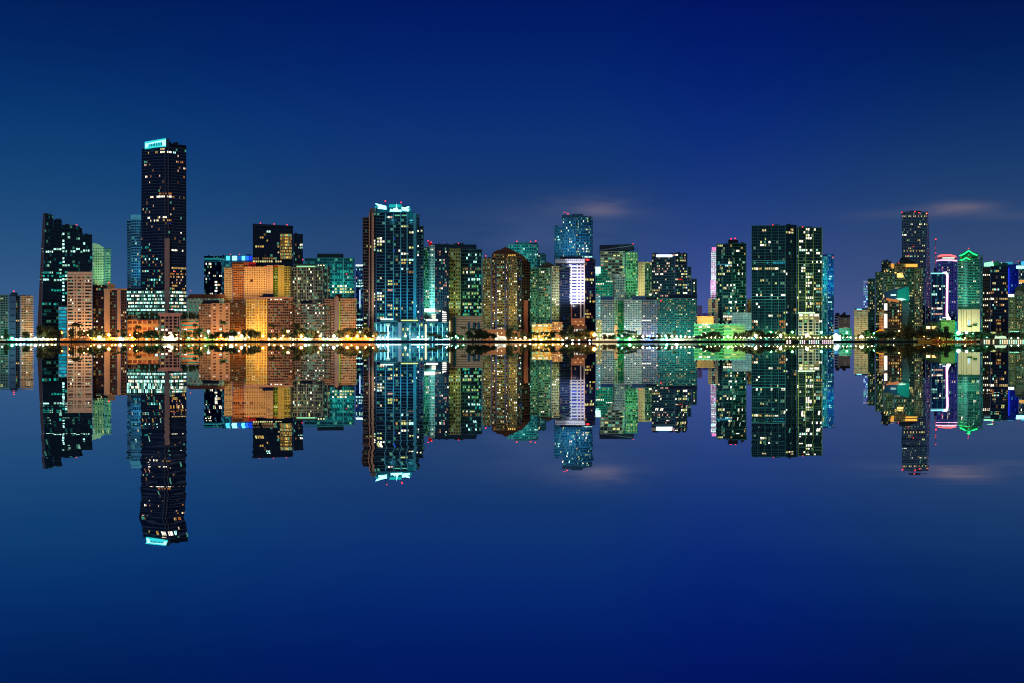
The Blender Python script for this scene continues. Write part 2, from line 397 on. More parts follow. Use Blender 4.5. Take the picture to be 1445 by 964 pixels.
for i, x in enumerate((211, 213.4, 215.6, 217.6, 220.4, 222.6, 225, 227.4)):
    b.box('crown_mullion', x, x + 1.2, 203.6 - i * .3 - (i % 2) * .6, 206.9 - i * .3, (30, 150, 170), dy=.2, d=.3)
b.box('corner_shaft', 234.3, 239, 195.5, 208, (30, 48, 66), dy=2, d=6)
for x in (217, 222.5, 229): b.box('mast', x, x + .5, 193.6, 197.5, emit((30, 160, 180), .6), dy=3, d=.5)
b.box('roof_box', 238.6, 242, 200.5, 204, (20, 80, 100), dy=8, d=4)
for x in (232.9, 237.4): b.box('pier', x - .55, x + .55, 208, 337, (70, 74, 92), dy=-2.2, d=2.5)
b.box('corner_fin', 232.2, 239.3, 336, 441, (140, 115, 108), dy=-2.6, d=3)
for y, x0, x1, pl, dn in ((209.5, 226, 233, 'w', 1), (214, 209, 216, 'yW', .5), (214, 220, 224, 'wy', .6), (214, 226.5, 233, 'W', 1), (214, 235, 243, 'WW', .9), (215, 244, 248, 'C', 1), (230.5, 206, 213, 'td', .6), (230, 249, 264, 'pow', .6),
    (238.5, 258, 264, 'oW', .8), (246, 253, 264, 'WC', .5), (251, 205, 213, 'pWo', .7), (258, 226, 244, 'wy', .25), (273, 222, 241, 'o', .6), (277.5, 213, 218, 'pW', .9), (277.5, 221, 233, 'WW', .95), (277.5, 235, 242, 'wW', .8), (278, 243, 263, 'od', .3),
    (305.5, 222, 238, 'WyW', .7), (309.5, 209, 224, 'wW', .6), (309, 226, 244, 'oy', .35), (329, 255, 264, 'W', .5), (351, 200, 215, 't', .25), (352, 241, 262, 'W', .45), (361, 199, 232, 'to', .25), (366, 205, 224, 'tC', .4), (370, 200, 232, 'oy', .15),
    (380, 240, 263, 'yw', .6), (384, 200, 232, 'Ct', .3), (389, 240, 263, 'yo', .5), (394, 210, 226, 'tC', .7), (398, 200, 232, 'yt', .25), (402, 242, 263, 'yo', .45)):
    b.row(y, x0, x1, pl, dn, q)
b.lit(.22, 'yowp', (240, 263, 376, 411), q, .1); b.lit(.05, 'tcoy', (199, 232, 340, 409), q); b.lit(.012, 'pwot', (199, 263, 215, 340), q, .2); b.red(247, 383, .8, dy=-2); b.red(240, 315, .7, dy=-2, mat=emit((40, 60, 255), 2))
pd = b.sec([(178.5, -3), (233, -6), (238.5, -6), (263.4, 6)], 411, fl=5.15, p=.35, sp=.36, wall=(70, 95, 100), glass=(16, 46, 52), bay=2.4, wu=.8, dim=.3, dimc=(150, 255, 230), ds=.5, depth=8, name='podium')
b.lit(.5, 'WCcC', (179, 232, 411, 442), pd, .4); b.lit(.6, 'WwC', (240, 264, 411, 442), pd, .3); b.row(439, 179, 264, 'WCc', .75, pd); b.row(425.5, 179, 264, 'WC', .6, pd)
b.box('corner_fin', 232.2, 239.3, 409, 442, (140, 118, 110), dy=-9, d=2)
b.box('podium_roof', 179, 200, 407, 410.6, (24, 40, 60), dy=-1, d=6)

# brown roofed hotel
b = T('hotel', 'low pale green hotel with a brown hipped roof right of the tallest tower', 'the brown roofed hotel', 1272, 290)
b.sec(S(263.8, 316.5), 420.5, fl=5, p=.3, sp=.45, wall=(185, 200, 160), glass=(24, 50, 56), bay=2.1, wu=.5, dim=.2, dimc=(120, 230, 220))
b.prism('roof', [(263.2, 420.8), (267.5, 415.2), (317, 415.2), (317, 420.8)], (92, 52, 40), dy=-.6, d=24)
b.row(438, 264, 282, 'tt', .8); b.row(433, 264, 282, 't', .3)
b.red(269, 410.5, .7)

# garages and the cornice building
b = T('parking_garage', 'low orange lit parking garage below the tallest tower, its rear planted with a hedge', 'the orange lit garage', 1226, 202)
b.sec(S(179.5, 225), 452.5, fl=9, p=.3, sp=.55, wall=(235, 165, 95), glass=(150, 80, 40), bay=6, wu=.75, dim=0)
b.sec(S(179.5, 195, 6), 446, bot=452, fl=6, p=.2, sp=.6, wall=(150, 120, 95), dim=0, name='upper_storey'); b.row(467, 216, 226, 'C', .9); b.row(460.5, 217, 226, 'cC', .7); b.row(458, 190, 205, 't', .4)
b.box('roof_edge', 193, 226, 451.2, 452.4, (140, 80, 60), dy=-.5, d=12)
b = T('apartment_block', 'purple brown box building with a flared roof cornice between two orange garages', 'the flared cornice building', 1212, 240)
b.sec(S(226, 254), 446.5, fl=4.2, p=.6, sp=.22, wall=(120, 88, 86), glass=(24, 16, 20), bay=5.2, wu=.78); b.lit(.06, 'wy')
b.prism('cornice', [(225.8, 446.7), (222.4, 443), (222.4, 441.6), (257.6, 441.6), (257.6, 443), (254.2, 446.7)], (135, 95, 90), dy=-2.5, d=26)
for x in (226.4, 233, 243.5, 253.6): b.box('pier', x - .6, x + .6, 446.7, None, (125, 92, 88), dy=-.6, d=2)
b.box('penthouse', 237, 246, 437.6, 441.5, (24, 34, 60), dy=4, d=8)
b.row(467.5, 226, 238, 'W', 1); b.row(471.5, 226, 254, 'Wp', .5); b.row(463.2, 228, 253, 'pw', .35); b.red(242.5, 435.6, 1)
b = T('parking_garage', 'short orange and teal banded garage under a planted roof, right of the flared cornice building', 'the banded garage', 1226, 268)
b.sec(S(255.5, 283), 452.3, fl=6, p=.3, sp=.6, wall=(215, 140, 95), glass=(30, 120, 120), bay=8, wu=.95, dim=0); b.row(461, 255, 284, 't', .7); b.row(466, 256, 266, 'cW', .7); b.row(471, 256, 284, 'to', .4)

# pink brown block
b = T('apartment_block', 'pinkish brown apartment block with a dark penthouse and one blank pink wing', 'the pinkish brown block', 1219, 302)
b.sec(S(280.3, 298), 430, fl=3.7, p=.4, sp=.42, wall=(150, 108, 80), glass=(40, 28, 30), bay=2.7, wu=.6, dim=.14); b.lit(.09, 'Wwo')
b.sec(S(298.1, 324.5, -1), 429.3, fl=4.3, p=.12, sp=.55, wall=(190, 132, 96), glass=(70, 40, 40), bay=7.6, wu=.42, dim=.1); b.lit(.06, 'wp')
b.row(456.8, 304, 313, 'W', 1); b.row(465.5, 304, 313, 'WC', 1); b.row(461, 304, 313, 'w', .6)
b.box('penthouse', 286, 309, 423.6, 429.8, (20, 32, 50), dy=5, d=10)

# blue glass tower with turquoise crown
b = T('office_tower', 'blue glass tower with a turquoise and blue lit crown behind the orange tower', 'the blue crowned tower', 1420, 320)
b.sec(S(287.8, 313.4), 362.3, fl=4.2, p=.15, sp=.22, wall=(28, 74, 104), glass=(12, 38, 78), bay=2.8, wu=.8, dim=.08, dimc=(120, 210, 255)); b.lit(.08, 'WcWw'); b.row(373, 289, 313, 'W', .3)
for yy in range(396, 415, 4): b.row(yy, 303, 307.5, 'W', .9)
b.box('crown_band', 288, 313.5, 364, 366.6, emit((40, 170, 180), .45), dy=-.5, d=2); b.box('crown_band', 288, 313.5, 368, 369.2, emit((30, 120, 150), .35), dy=-.5, d=2)
b.sec(S(313.6, 326, -1), 361, fl=4.2, p=.15, sp=.35, wall=(50, 150, 170), glass=(10, 90, 120), bay=3, dim=.3, dimc=(60, 220, 240))
b.sec(S(326.2, 356, 1), 361, bot=382, fl=10, p=.15, sp=.3, wall=(30, 110, 150), glass=(10, 70, 140), bay=6, dim=0, name='crown')
for x0, x1, c, e in ((319, 324.5, (90, 230, 255), 1.1), (327.5, 334.5, (150, 250, 255), 1.9), (341, 346, (110, 220, 255), 1.5), (347, 351, (40, 120, 255), 1.2), (352, 355.8, (30, 70, 255), 1.0), (335.5, 340, (20, 120, 220), .7)):
    b.box('lit_panel', x0, x1, 361.2, 367.4, emit(c, e), dy=-1.2, d=1)
for x, y in ((300.5, 361.8), (325, 359), (338, 359.2), (354, 363.3)): b.red(x, y, .9)

# orange tower
b = T('apartment_tower', 'orange and cream apartment tower with a brown centre bay and a red penthouse', 'the orange tower', 1286, 346)
b.sec(S(316.2, 328), 379, fl=3.2, p=.25, sp=.5, wall=(205, 165, 110), glass=(80, 58, 40), bay=2.4, wu=.5, dim=.06); b.lit(.02, 'wo')
b.sec(S(328.1, 344, -2), 374.5, fl=3.2, p=.7, sp=.5, wall=(178, 108, 58), glass=(60, 32, 18), bay=3.8, dim=.08); b.lit(.025, 'ow')
b.sec(S(344.1, 376), 377.5, fl=3.2, p=.2, sp=.55, wall=(214, 164, 104), glass=(96, 62, 48), bay=3.9, wu=.4, dim=.06); b.lit(.06, 'Www', (347, 356, 380, 420))
b.sec(S(376.1, 385.4, .5), 375.5, fl=3.2, p=.2, sp=.55, wall=(206, 158, 112), glass=(90, 60, 52), bay=6, wu=.22, dim=.06, name='side_wall')
b.box('penthouse', 327, 351, 369.6, 377.5, (150, 78, 46), dy=2, d=14); b.box('penthouse', 351.1, 361.5, 370, 377.4, (165, 30, 40), dy=3, d=12)
b.box('roof_ornament', 353, 357, 394.5, 397.5, (70, 40, 34), dy=-.6, d=.8)
b.sec(S(319.5, 347, -10), 428.5, fl=3.3, p=.4, sp=.5, wall=(150, 96, 54), glass=(56, 36, 24), bay=2.6, wu=.5, dim=.1, depth=9, name='lower_wing'); b.lit(.04, 'wo')
b.red(350.5, 376.5, 1, dy=-2); b.red(374, 376.5, 1.1)
b = T('apartment_tower', 'olive yellow apartment tower with a green left edge and a gridded right bay', 'the olive yellow tower', 1290, 398)
b.sec(S(385.6, 392, 1), 377, fl=3.3, p=.3, sp=.45, wall=(130, 150, 52), glass=(40, 56, 30), bay=3.2, dim=.1); b.lit(.03, 'Gw')
b.sec(S(392.1, 401, 0), 375.5, fl=3.3, p=.1, sp=.8, wall=(192, 160, 78), glass=(120, 96, 50), bay=9, wu=.2, dim=0, name='side_wall')
b.sec(S(401.1, 410, .5), 377, fl=3.4, p=.3, sp=.36, wall=(180, 160, 74), glass=(34, 32, 22), bay=2.6, wu=.62, dim=.08); b.lit(.05, 'yw')
b.prism('roof_slab', [(384, 377.5), (388, 374), (398, 374.4), (404, 377.5)], (190, 100, 50), dy=1, d=14)

# dark slab tower behind with gold bay
b = T('office_tower', 'dark navy tower with a golden lit stair bay and red lights behind the orange tower', 'the navy tower with the golden bay', 1450, 391)
b.sec(S(356.6, 413.6), 321, fl=4.2, p=.15, sp=.24, wall=(22, 36, 48), glass=(13, 24, 36), bay=4, wu=.94, dim=.02, dimc=(255, 220, 120)); 
for y, x0, x1, pl in ((328.5, 375, 381, 'C'), (333.5, 366, 374, 'y'), (340, 375, 382, 'y'), (340, 384, 389, 'G'), (346.5, 355, 362, 'Gw'), (348, 360, 372, 'y'), (350, 390, 396, 'y'), (357, 390, 396, 'w'), (363.5, 358, 395, 'd'), (367.6, 357, 400, 'wGw')): b.row(y, x0, x1, pl, .9)
b.prism('roof_screen', [(356.6, 321), (356.6, 315.5), (413.6, 318.6), (413.6, 321)], (26, 40, 58), dy=0, d=20)
b.sec(S(413.8, 427.5, 3), 331, fl=4.2, p=.15, sp=.24, wall=(22, 36, 48), glass=(14, 26, 38), bay=3, dim=.03); b.row(345.5, 423, 428, 'W', .8); b.row(350, 421, 428, 'c', .5)
q = b.sec(A(395, 412, 3, 6, -5), 331, bot=366.5, fl=4.3, p=.3, sp=.3, wall=(150, 120, 70), glass=(110, 84, 44), bay=2.2, wu=.9, dim=.9, dimc=(255, 190, 90), ds=.5, depth=5, name='stair_bay')
b.lit(.8, 'Yy', (401.5, 407, 331, 367), q); b.lit(.3, 'yd', None, q)
for x, y in ((367.5, 315), (387, 316.2), (405, 317.2), (427, 366.5)): b.red(x, y, 1.1)

# grid tower
b = T('apartment_tower', 'grey framed grid tower with a green lit roof terrace, right of the olive yellow tower', 'the grey grid tower', 1300, 440)
b.sec(S(410.3, 455), 378, fl=4.5, p=.35, sp=.24, wall=(132, 128, 104), glass=(17, 26, 30), bay=2.9, wu=.8, dim=.08, dimc=(190, 240, 160)); b.lit(.055, 'GwWc')
b.sec(S(455.2, 466, 2), 376, fl=4.5, p=.3, sp=.24, wall=(70, 104, 92), glass=(13, 28, 30), bay=2.9, dim=.1, dimc=(190, 240, 160)); b.lit(.05, 'Gc')
for x in (411, 420, 432.5, 443, 455.5, 462.5): b.box('pier', x - .7, x + .7, 378, None, (150, 142, 122), dy=-.7, d=1.5)
b.box('roof_canopy', 418.5, 445, 375.2, 377.6, emit((170, 255, 190), .9), dy=2, d=6); b.box('penthouse', 414, 447, 372.5, 375, (50, 70, 72), dy=3, d=10)
for x in (449.5, 453, 457): b.red(x, 374.5, 1.2, mat=emit((255, 215, 150), 2.6), name='roof_lamp')

# teal glass tower
b = T('office_tower', 'teal glass office tower with dark roof box, right behind the grey grid tower', 'the teal glass tower', 1390, 470)
b.sec(S(430, 500.3), 364.8, fl=4.2, p=.12, sp=.2, wall=(52, 140, 146), glass=(10, 62, 74), bay=4.4, wu=.94, dim=.1, dimc=(60, 220, 210), ds=.3)
b.box('roof_box', 447.5, 484.7, 358, 364.6, (26, 46, 56), dy=3, d=14)
for x in (471.5, 484.5): b.box('pier', x - .35, x + .35, 365, 420, (110, 190, 195), dy=-.6, d=1)
b.row(404.5, 465, 488, 'WG', .8); b.row(409, 466, 500, 'Gw', .6); b.row(413.2, 464, 500, 'GW', .75); b.row(368.5, 492, 497, 'g', 1); b.row(376, 460, 500, 't', .4); b.row(384, 466, 500, 't', .35); b.row(393, 466, 500, 'tc', .3); b.row(399, 464, 500, 't', .4)
b.red(489, 387, 1.1, dy=-3)

# front row in front of the orange and grid towers
b = T('apartment_block', 'floodlit yellow ribbed apartment block with a purple brown right wing and dark penthouse', 'the yellow ribbed block', 1208, 380)
b.sec(S(347.2, 377), 421.5, fl=3.7, p=.3, sp=.4, wall=(226, 172, 84), glass=(110, 74, 36), bay=2.6, wu=.6, dim=.2, dimc=(255, 200, 90)); b.lit(.05, 'Yw')
for x in (347.7, 352.5, 357, 361, 365, 368.5, 372, 376.3): b.box('pier', x - .55, x + .55, 422, None, (236, 184, 96), dy=-.7, d=1.5)
b.sec(S(377.2, 413.4, .5), 421.5, fl=3.8, p=1.1, sp=.42, wall=(148, 106, 82), glass=(32, 24, 26), bay=3.3, dim=.1); b.lit(.06, 'Wop'); b.row(424, 382, 401, 'WW', .6)
b.box('roof_slab', 345.4, 414, 419.4, 421.4, (190, 136, 112), dy=-1, d=23)
b.box('penthouse', 370.5, 386, 414.8, 419.3, (22, 34, 66), dy=4, d=10); b.box('penthouse', 366, 372, 418, 419.3, (22, 34, 66), dy=6, d=8)
b.red(359.5, 421.6, 1.3, mat=emit((190, 230, 255), 3), name='roof_lamp')
b = T('apartment_block', 'wide grey tan balcony block with scattered warm windows beside the yellow ribbed block', 'the grey tan balcony block', 1215, 440)
b.sec(S(413.8, 427), 430.5, fl=3.7, p=.9, sp=.42, wall=(140, 118, 100), glass=(34, 32, 34), bay=3, dim=.15); b.lit(.12, 'WpoC')
b.sec(S(427.1, 459, -2), 430, fl=3.7, p=1.1, sp=.42, wall=(124, 124, 112), glass=(24, 44, 48), bay=3, dim=.16, dimc=(180, 240, 220)); b.lit(.12, 'Wpco'); b.row(443, 443, 466, 'W', .7); b.row(445.5, 446, 450, 'p', .9)
b.sec(S(459.1, 466.5, 0), 429, fl=3.7, p=.5, sp=.45, wall=(150, 124, 104), glass=(50, 50, 52), bay=3, dim=.1); b.lit(.06, 'wo')
b.box('roof_slab', 413.4, 471, 428.8, 430.2, (165, 140, 112), dy=-1.4, d=20); b.box('penthouse', 424, 440.5, 424, 428.7, (22, 36, 56), dy=3, d=10)
b = T('apartment_block', 'tan slab apartment block with a tall grey stair tower under a dark dome', 'the domed stair tower block', 1206, 484)
b.sec(S(457.6, 472, 2), 423, bot=429, fl=3.1, p=.6, sp=.45, wall=(160, 128, 104), glass=(40, 34, 32), depth=12, name='upper_storey')
b.sec(S(466.8, 472, 1), 424, fl=3.7, p=.6, sp=.45, wall=(160, 128, 104), glass=(50, 40, 38), bay=3)
b.box('stair_tower', 472.1, 478.4, 421, None, (138, 122, 116), dy=-2, d=12); b.box('stair_edge', 478.45, 480.2, 425, None, (150, 190, 60), dy=-1.5, d=10)  # green light on the stair tower's side is put into the edge colour
b.sec(S(480.3, 503.2), 422.5, fl=3.7, p=.8, sp=.5, wall=(196, 158, 116), glass=(44, 34, 30), bay=3.2, wu=.66, dim=.2); b.lit(.1, 'pWo')
b.prism('dome', [(472, 421), (472.4, 418.5), (474, 416), (476, 415), (478, 414.4), (480.5, 415.4), (482.4, 418), (482.6, 421)], (26, 22, 26), dy=0, d=10)
b.prism('gable', [(471.4, 421.2), (474.8, 417), (478.8, 421.2)], (150, 120, 104), dy=-2.4, d=3)
b.box('roof_slab', 480, 503.4, 421.4, 423, (196, 156, 116), dy=-1.2, d=22)

# narrow blue tower
b = T('office_tower', 'very narrow blue tower with a white lit top edge and one vertical light line', 'the narrow blue tower', 1480, 507)
b.sec(S(502, 513), 375, fl=4, p=.1, sp=.3, wall=(30, 76, 150), glass=(14, 50, 120), bay=3, dim=.2, dimc=(80, 160, 255)); b.row(381, 503, 512, 'c', .3); b.row(404, 502, 513, 'C', .8); b.row(397, 502, 513, 'C', .6); b.row(400, 502, 513, 'c', .9)
b.box('light_line', 502, 513, 373.6, 375.6, emit((225, 255, 245), 2), dy=-1, d=2); b.box('light_line', 507.3, 508.5, 409, 434, emit((190, 225, 255), 1.5), dy=-1, d=1)
b.row(453, 502, 513, 'WC', .9); b.row(458, 502, 513, 'C', .9); b.row(463, 502, 513, 'CW', .8); b.red(503, 392, .9, dy=-2)
# big navy tower with the glowing crown
b = T('apartment_tower', 'big dark navy balcony tower with glowing turquoise sculptures on its roof', 'the glowing crown tower', 1262, 555)
nv = dict(fl=4.25, glass=(7, 15, 26), dim=.025, dimc=(150, 255, 220), depth=30)
b.sec(S(511.6, 521, 5), 307, p=1.7, sp=.3, wall=(88, 72, 64), bay=4, **nv); b.lit(.07, 'WGwc', (511, 521, 360, 470))
b.sec(S(520.8, 531, 1.5), 300, p=.9, sp=.26, wall=(58, 66, 72), bay=4.2, **nv)
q = b.sec(S(530.8, 585, 0), 300.5, p=.8, sp=.26, wall=(34, 80, 100), bay=4.4, wu=.97, **nv)
b.sec(S(585.2, 592, 1.5), 303, p=.6, sp=.26, wall=(44, 84, 100), bay=4, **nv); b.lit(.04, 'Wc')
b.sec(S(591.8, 598, 6), 319, p=1.7, sp=.3, wall=(48, 92, 100), bay=4, **nv); b.lit(.1, 'WGr', (591, 598, 350, 470))
for x, w in ((521.3, 1.6), (526, 3.2)): b.box('pier', x - w / 2, x + w / 2, 300, None, (165, 122, 100), dy=-.8, d=3)
for x in (544, 555.3, 565.4, 574.6): b.box('pier', x - .75, x + .75, 301, None, (66, 140, 160), dy=-1.4, d=2.5)
b.box('pier', 583.2, 587.6, 300.5, None, (60, 142, 160), dy=-1.6, d=3)
for y, x0, x1, pl, dn in ((305, 527, 531, 'G', .7), (308.5, 545, 555, 'WpW', 1), (318.5, 566, 575, 'G', .8), (326.5, 575, 598, 'WG', .9), (336, 555, 563, 'Cb', .5), (338, 526, 541, 'WG', .9), (342.5, 526, 542, 'W', .95), (346.5, 515, 541, 'GW', .7), (352, 527, 541, 'cG', .9),
    (347.5, 575, 584, 'G', .7), (353.5, 555, 566, 'Wb', .5), (358, 565, 575, 'W', .95), (365, 557, 575, 'Gy', .6), (365.5, 575, 584, 'C', 1), (372, 566, 584, 'yG', .6), (380, 566, 575, 'WC', .9), (382, 557, 584, 'yo', .25), (397, 548, 556, 'G', .9), (401, 556, 562, 'y', .7),
    (411.5, 545, 556, 'Wp', .9), (414, 527, 542, 'WC', .9), (418, 527, 542, 'WG', .9), (422, 527, 540, 'Ww', .8), (430, 545, 556, 'Gw', .9), (433.5, 527, 541, 'GW', .8), (437, 545, 562, 'Gy', .7), (433.5, 565, 575, 'y', .6), (427, 575, 584, 'G', .6), (444, 527, 560, 'Gt', .4)):
    b.row(y, x0, x1, pl, dn)
b.lit(.035, 'wGyc', (531, 584, 375, 455), q)
b.sec(S(530, 580, 4), 293, bot=300, fl=7, p=.2, sp=.3, wall=(28, 92, 110), glass=(10, 60, 80), dim=0, name='crown', depth=18)
b.box('penthouse', 522, 530, 293.8, 300, (110, 80, 72), dy=3, d=8)
gl = emit((150, 255, 250), 2.6, True); g2 = emit((30, 200, 200), .8)
b.prism('roof_sculpture', [(529.3, 287), (537, 288.6), (545, 290.8), (545.2, 295.6), (539, 294.6), (533, 294.2), (534, 291)], gl, dy=0, d=3)
b.prism('roof_sculpture', [(549.8, 298), (551, 294.6), (553.5, 295.8), (556, 293.6), (558.6, 294), (559.4, 287), (560.4, 293.4), (563, 296.2), (566, 295.8), (566.6, 298.4)], gl, dy=0, d=3)
b.prism('roof_sculpture', [(566.8, 292), (571, 292.6), (577.6, 291), (577, 293.2), (572.4, 294.4), (577.8, 295), (576.4, 298), (568.4, 297), (566.8, 295)], gl, dy=0, d=3)
b.box('roof_screen', 529, 545.6, 291, 299.5, g2, dy=5, d=2); b.box('roof_screen', 549, 567, 288.5, 299.5, g2, dy=6, d=2); b.box('roof_screen', 567.5, 580, 293, 301.5, emit((20, 150, 160), .6), dy=4, d=2)  # teal light on the crown walls is put in as glowing screens
b.box('roof_screen', 575.5, 586.5, 300.6, 307.5, emit((20, 130, 145), .35), dy=-1, d=1.2)  # teal-lit wall top, likewise given its own glow
for x in (557, 567): b.box('crown_window', x, x + 7.4, 303, 304.8, emit((120, 225, 190), .6), dy=-1.3, d=1)
b.box('mast', 543.2, 544, 285, 292, DARK, dy=4, d=1); b.box('mast', 565.6, 566.4, 287, 292, DARK, dy=4, d=1); b.red(543.7, 284, 1.3, dy=4); b.red(566, 285.7, 1.3, dy=4)

# its glazed podium on the water
b = T('waterfront_building', 'long turquoise lit glass podium with bright columns at the foot of the glowing crown tower', 'the turquoise podium', 1216, 580)
q = b.sec(S(527.5, 633), 456, fl=6.2, p=.4, sp=.24, wall=(52, 120, 138), glass=(8, 52, 76), bay=3.6, wu=.86, dim=.22, dimc=(60, 220, 235), ds=.35, depth=16)
b.lit(.2, 'qtct', (528, 562, 456, 484), q); b.lit(.12, 'tcG', (567, 633, 456, 484), q); b.row(468, 567, 580, 'G', .6, q); b.row(462, 575, 585, 'pW', .5, q)
cy = emit((140, 245, 255), 1.25); cw = emit((225, 255, 245), 1.5)
for x, w, m in ((531, 1, cy), (537.5, 1.4, cy), (543, 1.6, cy), (547.6, 1.8, cw), (554.4, .8, cy), (600.8, 2.6, emit((255, 250, 205), 1.2)), (592, .9, cy), (578.5, 1., cy), (610, 1, cy), (617.5, 1, cy), (624.5, 1, cy)):
    b.box('lit_column', x - w / 2, x + w / 2, 457 + (x % 3), None, m, dy=-1.2, d=1)
b.box('pier', 562, 566.6, 455, None, (140, 165, 185), dy=-1.5, d=3)
b.box('roof_canopy', 537, 555, 449.6, 451.6, emit((215, 255, 245), 1.5), dy=1, d=5); b.box('roof_canopy', 566, 590, 451.3, 453, emit((215, 245, 160), 1.1), dy=1, d=5)
b.box('roof_canopy', 601, 618, 450.4, 453, emit((240, 255, 240), 1.6), dy=1, d=5); b.box('roof_canopy', 537, 562, 453.5, 455.8, (60, 140, 150), dy=0, d=6)
for x0, x1 in ((530, 566), (580, 605), (614, 634)): b.box('light_rail', x0, x1, 478, 479.6, emit((200, 255, 250), 2.2), dy=-5, d=.8)

# narrow tower beside it
b = T('apartment_tower', 'narrow two tone tower, pale teal left and navy right, flooded white at its foot', 'the two tone narrow tower', 1306, 616)
b.sec(S(597.5, 606, 3), 349.5, fl=4, p=.6, sp=.34, wall=(70, 140, 120), glass=(10, 50, 52), bay=3, dim=.15, dimc=(160, 255, 220)); b.lit(.06, 'Wcg')
b.sec(S(606.1, 613.5), 347, fl=4, p=.3, sp=.42, wall=(150, 200, 195), glass=(20, 70, 80), bay=2.8, wu=.6, dim=.1, dimc=(160, 255, 220)); b.lit(.03, 'Wc'); b.row(354, 606, 634, 'Wp', 1)
b.sec(S(613.6, 634, 1), 345.5, fl=4, p=.4, sp=.24, wall=(30, 48, 66), glass=(11, 20, 34), bay=3.2, dim=.05, dimc=(255, 180, 110)); b.lit(.05, 'opW', (614, 634, 356, 440)); b.row(354, 607, 634, 'Wp', .8)
for yy, x in ((366, 626), (370, 626), (373, 627), (398, 626), (401, 628), (400, 630)): b.row(yy, x - 2, x + 2, 'pW', .9)
for yy in (409, 412, 415, 418): b.row(yy, 600, 604.5, 'pW', .8)
b.box('roof_box', 604.5, 610, 341.5, 347, emit((150, 18, 30), .7), dy=4, d=5); b.box('roof_box', 611, 631, 344.5, 346, (24, 34, 50), dy=3, d=10)
b.red(604.3, 339.8, 1.2); b.red(608.5, 342, 1.3); b.red(611, 393, .8, dy=-3, mat=emit((255, 140, 60), 1.6))
b.box('light_ledge', 599, 614, 435.5, 440.5, emit((225, 255, 235), 2.2), dy=-4, d=2); b.box('lower_block', 602, 614.3, 441, None, (120, 165, 170), dy=-6, d=5); b.box('lower_block', 614.4, 624, 442, None, (40, 74, 104), dy=-5, d=5)
for i in range(6): b.box('lit_balcony', 624.3, 629.6 + (i > 0) * .4, 440 + i * 2.9, 441.7 + i * 2.9, emit((255, 250, 235), 1.7), dy=-6, d=2)
b.prism('lit_gable', [(624.3, 441), (624.3, 438.2), (629, 441)], emit((255, 245, 225), 1.5), dy=-6, d=2)
for i in range(3): b.box('lit_balcony', 609 + (i == 2) * 1, 615, 443.5 + i * 3, 445.2 + i * 3, emit((255, 255, 225), 1.4), dy=-7, d=.8)

# curved office
b = T('office_tower', 'curved top office tower with an olive grid bay, dark glass front and cream stone base', 'the curved office tower', 1350, 646)
b.sec(S(632.5, 650), 352, bot=447, fl=5, p=.35, sp=.42, wall=(150, 152, 92), glass=(26, 40, 34), bay=4.2, wu=.55, dim=.1, dimc=(190, 255, 180)); b.lit(.04, 'Gg'); b.row(429, 632, 650, 'cG', .8); b.row(433, 632, 650, 'Gc', .5)
q = b.sec(A(650.2, 680.4, 3, 6), 352.5, bot=447, fl=5, p=.35, sp=.24, wall=(50, 84, 86), glass=(8, 28, 34), bay=3.2, wu=.9, dim=.05, dimc=(100, 235, 190))
for y, x0, x1, pl, dn in ((361, 660, 672, 'CW', .9), (365, 657, 661, 'C', 1), (370.5, 668, 674, 'C', .9), (377, 650, 680, 'd', .4), (382.5, 652, 670, 'WG', .8), (388, 660, 680, 't', .5), (396, 660, 679, 'Cg', .7), (405.5, 660, 664, 'W', 1), (406, 664, 680, 'g', .4), (414.5, 657, 676, 'Gg', .6), (419, 652, 678, 'g', .35),
    (428.5, 650, 680, 'Gg', .6), (433, 655, 680, 'Gc', .5), (437.5, 650, 680, 'tg', .5), (442, 650, 680, 'gt', .6), (447, 650, 680, 'tg', .3)): b.row(y, x0, x1, pl, dn, q)
b.sec(A(608.5, 672.5, 2, 8, 4), 345.6, bot=351.5, fl=6, p=.2, sp=.55, wall=(30, 56, 70), glass=(16, 34, 46), dim=0, name='curved_crown')
b.box('glass_edge', 648.8, 650.6, 361, 447, (100, 130, 96), dy=-1, d=2); b.box('glass_edge', 679.4, 681.2, 360, 447, (90, 150, 170), dy=0, d=3)
b.sec(S(632, 681.5, -5), 447, fl=3.4, p=.3, sp=.7, wall=(220, 190, 152), glass=(150, 130, 104), bay=30, wu=.98, dim=0, name='stone_base')
for x in (660, 667, 673.6): b.box('tall_window', x, x + 3.6, 455, 467, (40, 100, 130), dy=-5.8, d=.6)
b.box('tall_window', 640, 644, 448, None, (40, 110, 110), dy=-5.8, d=.6); b.box('lit_column', 633, 635.4, 453, None, emit((255, 246, 190), .8), dy=-6, d=.6)
b.red(647, 343.5, 1.1); b.red(635, 341, .5, mat=emit((200, 120, 60), .8)); b.red(627, 341, .5, mat=emit((220, 60, 60), 1))

# teal tower behind the twins
b = T('apartment_tower', 'teal apartment tower stepping down to the right, half hidden behind the brown pyramid topped tower', 'the stepped teal tower', 1400, 742)
b.sec(S(716.5, 760), 346, fl=4, p=.5, sp=.36, wall=(52, 128, 134), glass=(10, 58, 74), bay=3, dim=.12, dimc=(170, 255, 230)); b.lit(.09, 'CcwG')
b.sec(S(757, 771, 3), 359.5, fl=4, p=.5, sp=.36, wall=(50, 118, 124), glass=(10, 52, 70), bay=3, dim=.12, dimc=(170, 255, 230)); b.lit(.06, 'cw')
b.box('roof_box', 726, 749, 342, 345.8, (50, 110, 120), dy=3, d=12); b.box('roof_box', 749.2, 758.5, 343, 345.8, (30, 60, 80), dy=4, d=10); b.box('roof_box', 715, 727, 348, 352, (40, 96, 110), dy=1, d=10)
for x, y in ((729.5, 340.6), (748.7, 341), (756, 340)): b.red(x, y, 1.1)

